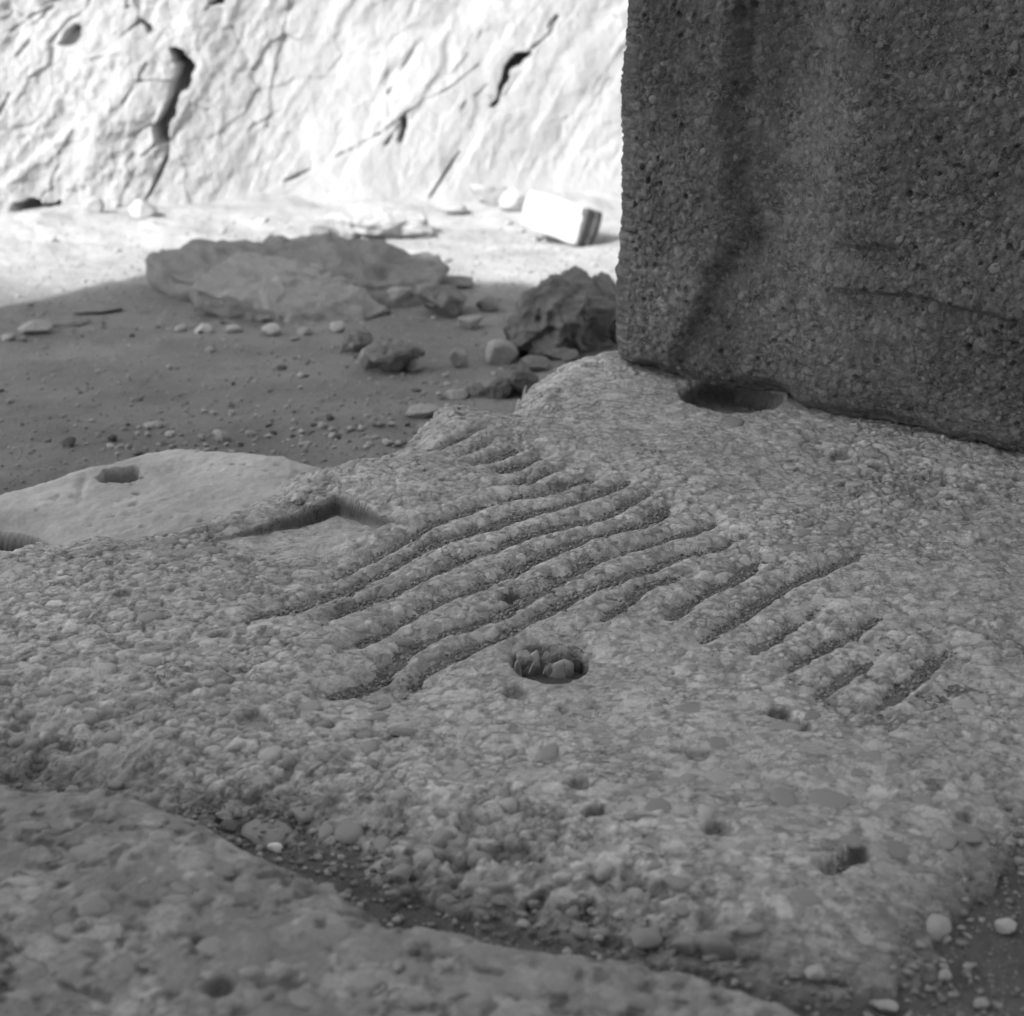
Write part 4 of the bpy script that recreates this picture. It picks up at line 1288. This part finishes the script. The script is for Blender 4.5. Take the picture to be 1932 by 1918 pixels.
# ------------------------------------------------------------------ boulders on the lower ground
def plateau(name, poly, hfun, mat, step, rough, seed, slope=3.5, sideamp=.06, **kw):
    xs_, ys_ = [p[0] for p in poly], [p[1] for p in poly]
    X, Y = np.meshgrid(np.arange(min(xs_) - .15, max(xs_) + .15, step), np.arange(min(ys_) - .15, max(ys_) + .15, step))
    e = poly_sd(X, Y, poly) + sideamp * fbm(X * 5, Y * 5, seed, 4) + sideamp * .5 * fbm(X * 16, Y * 16, seed + 3, 3)
    g = ground_height(X, Y)
    top = hfun(X, Y) + rough * fbm(X * 4, Y * 4, seed + 1, 4) + rough * .4 * fbm(X * 18, Y * 18, seed + 2, 3) + rough * .8 * ridged(X * 3 + Y, Y * 6, seed + 5, 3)
    slope = slope * (1 + .45 * fbm(X * 7, Y * 7, seed + 7, 3))
    e = e - .05 * sideamp / .05 * ridged(X * 4 + top * 6, Y * 4 + top * 9, seed + 8, 3)
    z = np.minimum(top, g - .03 + np.maximum(e, -.02) * slope)
    return link(name, grid_mesh(name, np.stack([X, Y, z], -1), e > -.03, np.ones_like(X)), mat, **kw)


pg = lambda *l: [W(atg(*p)) for p in l]
M_boulder2 = rock_mat('ledge_rock', 0.26, .32, 9, .8, 80, .012, attr=False, speck=.3)
stone('flat_boulder', 741, (-1.10, 7.27, gz_at(-1.1, 7.3)), (1.54, .92, .27), .04, (0, .02), M_boulder, 6, 12, .08, .035, .48,
      planes=[((0, .02, 1), .46), ((-.5, -.1, .85), .56), ((-.9, -.5, .0), .80), ((-.3, -1, -.15), .70), ((.5, -.15, .85), .54), ((.1, 1, .3), .8)], ridge=.042,
      label='broad flat-topped boulder with a dark broken left side behind the shaded ground', cat='boulder')
stone('slab_boulder', 742, (-1.03, 6.80, gz_at(-1.0, 6.72)), (.86, .72, .175), -.16, (.03, .12), M_boulder2, 6, 8, .05, .03, .46,
      planes=[((.06, -.16, 1), .40), ((-.25, -1, -.14), .62), ((.75, -.7, .42), .58), ((-1, .1, 0), .8)], ridge=.036,
      label='light-topped slab-shaped boulder leaning in front of the broad flat boulder', cat='boulder')
for k, (dx, dy, w_) in enumerate(((-.36, -.40, .07), (-.22, -.42, .055), (-.05, -.44, .08), (.10, -.45, .06), (-.48, -.33, .05), (.24, -.36, .07))):
    q_ = (-1.03 + dx, 6.72 + dy, gz_at(-1.03 + dx, 6.72 + dy))
    stone('rubble_stone', 745 + k, q_, (w_ * 1.2, w_, w_ * .8), k, (0, 0), M_stone, 3, 10, .12, .05, .2,
          label=('second small stone from the left below the slab-shaped boulder', 'small broken stone below the left half of the slab-shaped boulder', 'largest rubble stone below the middle of the slab-shaped boulder', 'small rubble stone right of the middle below the slab-shaped boulder', 'leftmost small stone at the foot of the slab-shaped boulder', 'rightmost rubble stone at the foot of the slab-shaped boulder')[k], cat='stone', group='rubble at the foot of the slab-shaped boulder')


def gstone(name, seed, px, py, w, h, mat, lab, sub=4, cuts=14, amp=.14, soft=.05, dep=.8, rz=0, tilt=(0, 0), cat='rock', sink=.15, **kw):
    """stone whose visible base is at (px, py): w, h in photo pixels"""
    p = atg(px, py)
    s = depth(p) / FP
    d = w * s * dep
    # height seen = h*cos(dep) + depth*sin(dep)
    hh = max((h * s - .24 * d * .6) * 1.05, .55 * h * s) / (1 - sink)
    y = p.y + d * .42
    return stone(name, seed, (p.x, y, gz_at(p.x, y)), (w * s, d, hh), rz, tilt, mat, sub, cuts, amp, soft, sink, label=lab, cat=cat, **kw)


gstone('craggy_boulder', 812, 1050, 672, 200, 148, M_bdark, 'dark craggy boulder just left of the tall dark block', 6, 18, .22, .03, .85, .3, ridge=.065)
gstone('craggy_boulder', 815, 1135, 655, 130, 118, M_bdark, 'ragged dark rock half hidden behind the left edge of the tall block', 5, 18, .25, .03, .9, 1.0, ridge=.08)
gstone('angular_rock', 821, 833, 600, 105, 66, M_boulder, 'angular rock with a shaded underside beside the flat boulder', 5, 12, .16, .03, .8, .4, (0, .15), ridge=.045)
gstone('angular_rock', 822, 743, 582, 72, 40, M_bpale, 'pale wedge-shaped rock leaning against the right end of the flat boulder', 4, 9, .1, .03, .5, .5, (.2, -.35))
gstone('angular_rock', 823, 888, 620, 48, 28, M_bpale, 'small pale flat rock between the angular rock and the craggy boulder', 4, 9, .1, .04, .7, .2)
gstone('angular_rock', 824, 866, 690, 36, 40, M_bpale, 'small pale upright stone left of the craggy boulder', 4, 8, .1, .03, .6, .4)
gstone('angular_rock', 825, 945, 682, 62, 50, M_bpale, 'smooth pale stone resting at the foot of the craggy boulder', 4, 9, .08, .06, .7, .5, (0, .25))
gstone('rugged_rock', 826, 742, 704, 112, 62, M_boulder, 'rugged two-humped rock alone on the shaded sandy ground', 5, 14, .26, .03, .7, .2, ridge=.045)
gstone('rugged_rock', 827, 675, 664, 66, 42, M_boulder, 'smaller rugged rock up left of the two-humped rock', 5, 14, .22, .03, .7, .6, ridge=.045)
gstone('rugged_rock', 828, 700, 696, 50, 46, M_bpale, 'pale left shoulder stone against the two-humped rock', 4, 9, .1, .04, .5, .3, (0, -.3))
gstone('rugged_rock', 829, 780, 700, 40, 38, M_bpale, 'pale right shoulder stone against the two-humped rock', 4, 9, .1, .04, .5, -.5, (0, .3))
gstone('edge_rock', 830, 940, 752, 56, 40, M_bdark, 'dark broken rock at the slab edge left of the cleft', 5, 14, .22, .03, .8, ridge=.045)
gstone('edge_rock', 831, 900, 748, 50, 28, M_boulder, 'grey rock at the slab edge, left of the dark broken rock', 4, 12, .16, .04, .8)
gstone('edge_rock', 832, 985, 748, 60, 56, M_bdark, 'dark upright rock in the cleft behind the slab edge', 5, 14, .24, .03, .8, ridge=.045)
gstone('edge_rock', 833, 1010, 700, 60, 34, M_boulder, 'rough rock on the rim behind the cleft', 5, 14, .2, .03, .8)
gstone('pale_rock', 841, 62, 640, 66, 30, M_bpale, 'pale low rock at the left edge of the shaded ground', 4, 12, .18, .05, .8)
gstone('pale_rock', 842, 14, 650, 30, 18, M_bpale, 'small pale rock at the very left edge of the picture', 3, 10, .1, .05, .8)
gstone('pale_rock', 843, 120, 620, 90, 18, M_boulder, 'low dark-fronted ledge rock right of the pale low rock', 4, 12, .16, .05, .6)
gstone('pale_rock', 844, 180, 598, 90, 20, M_boulder, 'low grey rock sunk in the ground left of the flat boulder', 4, 12, .14, .06, .6)
gstone('flat_stone', 845, 285, 798, 40, 14, M_bpale, 'pale flat stone alone on the sand above the pale slab', 3, 10, .08, .08, .8)
gstone('edge_rock', 834, 1062, 682, 60, 26, M_boulder, 'flat broken rock on the rim below the craggy boulder', 5, 14, .16, .03, .7, ridge=.05)
gstone('edge_rock', 835, 1122, 662, 66, 24, M_boulder, 'low broken rock on the rim right beside the foot of the tall block', 5, 14, .16, .03, .7, ridge=.05)
gstone('edge_rock', 836, 862, 752, 44, 20, M_bpale, 'small pale rock at the left end of the broken rim rocks', 4, 12, .14, .04, .8)
gstone('edge_rock', 846, 800, 790, 70, 24, M_bpale, 'pale rock tucked against the hump of the main slab', 4, 12, .14, .05, .7)
gstone('angular_rock', 847, 700, 575, 40, 22, M_boulder, 'small grey rock at the right foot of the flat boulder', 4, 10, .12, .04, .7)
gstone('angular_rock', 848, 920, 590, 46, 34, M_boulder, 'grey rock in the rubble left of the craggy boulder', 4, 12, .16, .04, .7)
gstone('angular_rock', 849, 850, 545, 90, 24, M_boulder, 'low broad rock behind the angular rock', 4, 12, .16, .04, .7)
gstone('angular_rock', 850, 775, 520, 100, 40, M_boulder, 'brown-grey rock at the far right end of the flat boulder', 5, 14, .2, .04, .7)
# sunlit ones by the cliff
gstone('sunlit_rock', 861, 605, 455, 44, 24, M_boulder, 'small sunlit rock with a dark left side right above the flat boulder', 4, 10, .14, .05, .8)
gstone('sunlit_rock', 862, 715, 452, 200, 56, M_sunrock, 'long low sunlit rock at the foot of the cliff', 5, 16, .16, .05, .35, .1, ridge=.05)
gstone('sunlit_rock', 863, 850, 422, 60, 22, M_sunrock, 'small sunlit rock between the long low rock and the rubble', 4, 12, .12, .05, .7)
gstone('sunlit_rock', 864, 925, 412, 80, 42, M_sunrock, 'bright sunlit rock left of the squared white block', 4, 12, .14, .06, .7)
gstone('sunlit_rock', 865, 975, 420, 70, 46, M_sunrock, 'bright rounded rock touching the squared white block', 4, 12, .14, .06, .7)
gstone('sunlit_rock', 866, 268, 440, 56, 40, M_sunrock, 'bright sunlit boulder at the foot of the cliff on the left', 4, 12, .14, .06, .8)
gstone('sunlit_rock', 867, 180, 438, 40, 34, M_sunrock, 'small sunlit boulder at the cliff foot, left of the bright one', 4, 12, .14, .06, .8)
for k, (px, py, w) in enumerate(((985, 440, 14), (1010, 452, 18), (1030, 455, 14), (960, 432, 16), (1055, 472, 16), (780, 512, 20), (840, 495, 18), (500, 440, 14), (420, 452, 12), (1120, 505, 14), (900, 500, 12), (1000, 515, 12), (100, 470, 14), (220, 480, 12))):
    gstone('sunlit_pebble', 880 + k, px, py, w, w * .6, M_sunrock, 'small pale sunlit stone lying ' + ('close to the squared white block' if px > 940 else 'on the bright sand left of the big boulders' if px < 300 else 'at the cliff foot above the broad boulder' if px < 700 else 'on the bright sand right of the broad boulder'), 3, 10, .1, .08, .9, cat='stone', group='small stones on the sunlit ground')

# squared white block, its right end in shade
def squared(name, L, Dp, H, bev=.02, seed=5):
    bm = bmesh.new()
    bmesh.ops.create_cube(bm, size=1)
    for v in bm.verts:
        v.co = Vector((v.co.x * L, v.co.y * Dp, v.co.z * H))
    bmesh.ops.bevel(bm, geom=bm.edges[:], offset=bev, segments=2, profile=.6, affect='EDGES')
    bmesh.ops.subdivide_edges(bm, edges=[e for e in bm.edges if e.calc_length() > .06], cuts=11, use_grid_fill=True)
    bmesh.ops.triangulate(bm, faces=bm.faces[:])
    V = np.array([v.co for v in bm.verts])
    F = np.array([[v.index for v in f.verts] for f in bm.faces])
    bm.free()
    V = V + .022 * np.stack([fbm3(V * 5 + k * 9, seed + k, 4) for k in range(3)], -1)
    return tri_mesh(name, V, F)


wb = atg(1092, 462)
s_ = depth(wb) / FP
wblock = link('squared_block', squared('squared_block', 132 * s_, 64 * s_, 72 * s_, .02), M_white, label='squared white stone block lying tilted in the sun with its right end in shade', cat='stone block')
ax = Vector((.82, -.57, -.10)).normalized()
M_end = rock_mat('end_shade_stone', 0.10, .3, 12, .6, 80, .008, attr=False, speck=.3)  # shade of the right end put into a dark stone colour
endm = squared('end_face', .05, 61 * s_, 68 * s_, .012, 9)
for v_ in endm.vertices:
    v_.co.x += 132 * s_ * .5 - .008 + .03 * max(0, 1 - abs(v_.co.y + .01) / .03)
link('end_face', endm, M_end, parent=wblock, label='right end of the white block, its shade painted dark')
wblock.rotation_euler = (Matrix.Rotation(math.atan2(ax.y, ax.x), 4, 'Z') @ Matrix.Rotation(.16, 4, 'Y') @ Matrix.Rotation(-.30, 4, 'X')).to_euler()
wblock.location = (wb.x - 50 * s_ * .82 + .02, wb.y + 50 * s_ * .57 + .05, gz_at(wb.x, wb.y) + 40 * s_)

# small stones scattered over the shaded ground: individuals sharing a few meshes
SM = []
for k in range(8):
    V, F = rock_shape(950 + k, 2, 11, .12, 1.6, .05)
    V = V * np.array([1.3, 1, (.42, .8, .62, .9)[k % 4]])
    V[:, 2] -= V[:, 2].min() + .14
    SM.append(tri_mesh('small_stone', V, F))
    SM[-1].materials.append(M_stone)
LOOK = ('flat', 'chunky', 'low', 'upright')
placed = 0
while placed < 210:
    if rng.random() < .55:
        px, py = rng.uniform(200, 880), 848 - abs(rng.gauss(0, 34))          # rubble strip behind the slab
    elif rng.random() < .5:
        px, py = rng.uniform(640, 980), rng.uniform(540, 740)
    else:
        px, py = rng.uniform(-20, 900), rng.uniform(560, 860)
    p = atg(px, py)
    if p.y < 4.1 and p.x > -.1:
        continue
    k = rng.randrange(8)
    s = rng.uniform(.012, .024) * (1 + 1.4 * rng.random() ** 5)
    if py > 760:
        place = 'in the rubble behind the rim of the slabs' if px > 560 else 'on the ground just beyond the pale slab'
    elif px > 640:
        place = 'among the shaded rocks left of the tall block' if py < 680 else 'between the humped rock and the slab edge'
    else:
        place = 'on the bare shaded sand' if px > 300 else 'at the left side of the shaded sand'
    tone, mt = rng.choice((('pale', M_bpale), ('grey', M_stone), ('grey', M_stone), ('dark', M_boulder)))
    size = 'small' if s > .026 else 'tiny'
    o = link('small_stone', SM[k], label='%s %s %s stone lying %s' % (size, LOOK[k % 4], tone, place), cat='stone', group='small stones on the shaded ground')
    o.material_slots[0].link = 'OBJECT'
    o.material_slots[0].material = mt
    o.location = (p.x, p.y, gz_at(p.x, p.y))
    o.scale = (s, s, s)
    o.rotation_euler = (rng.uniform(-.2, .2), rng.uniform(-.2, .2), rng.uniform(0, 6.28))
    placed += 1
n = 15000
gx, gy = nrg.uniform(-2.9, .9, n), 3.7 + 5.4 * nrg.random(n) ** 1.3
gs = .0025 + .008 * nrg.random(n) ** 4
link('ground_gravel', gravel_mesh('ground_gravel', np.column_stack([gx, gy, ground_height(gx[None], gy[None])[0] + gs * .2]), gs, nrg.uniform(.7, 1.7, n)), M_grain, kind='stuff',
     label='fine gravel strewn over the sandy ground between the slabs and the cliff', cat='gravel')
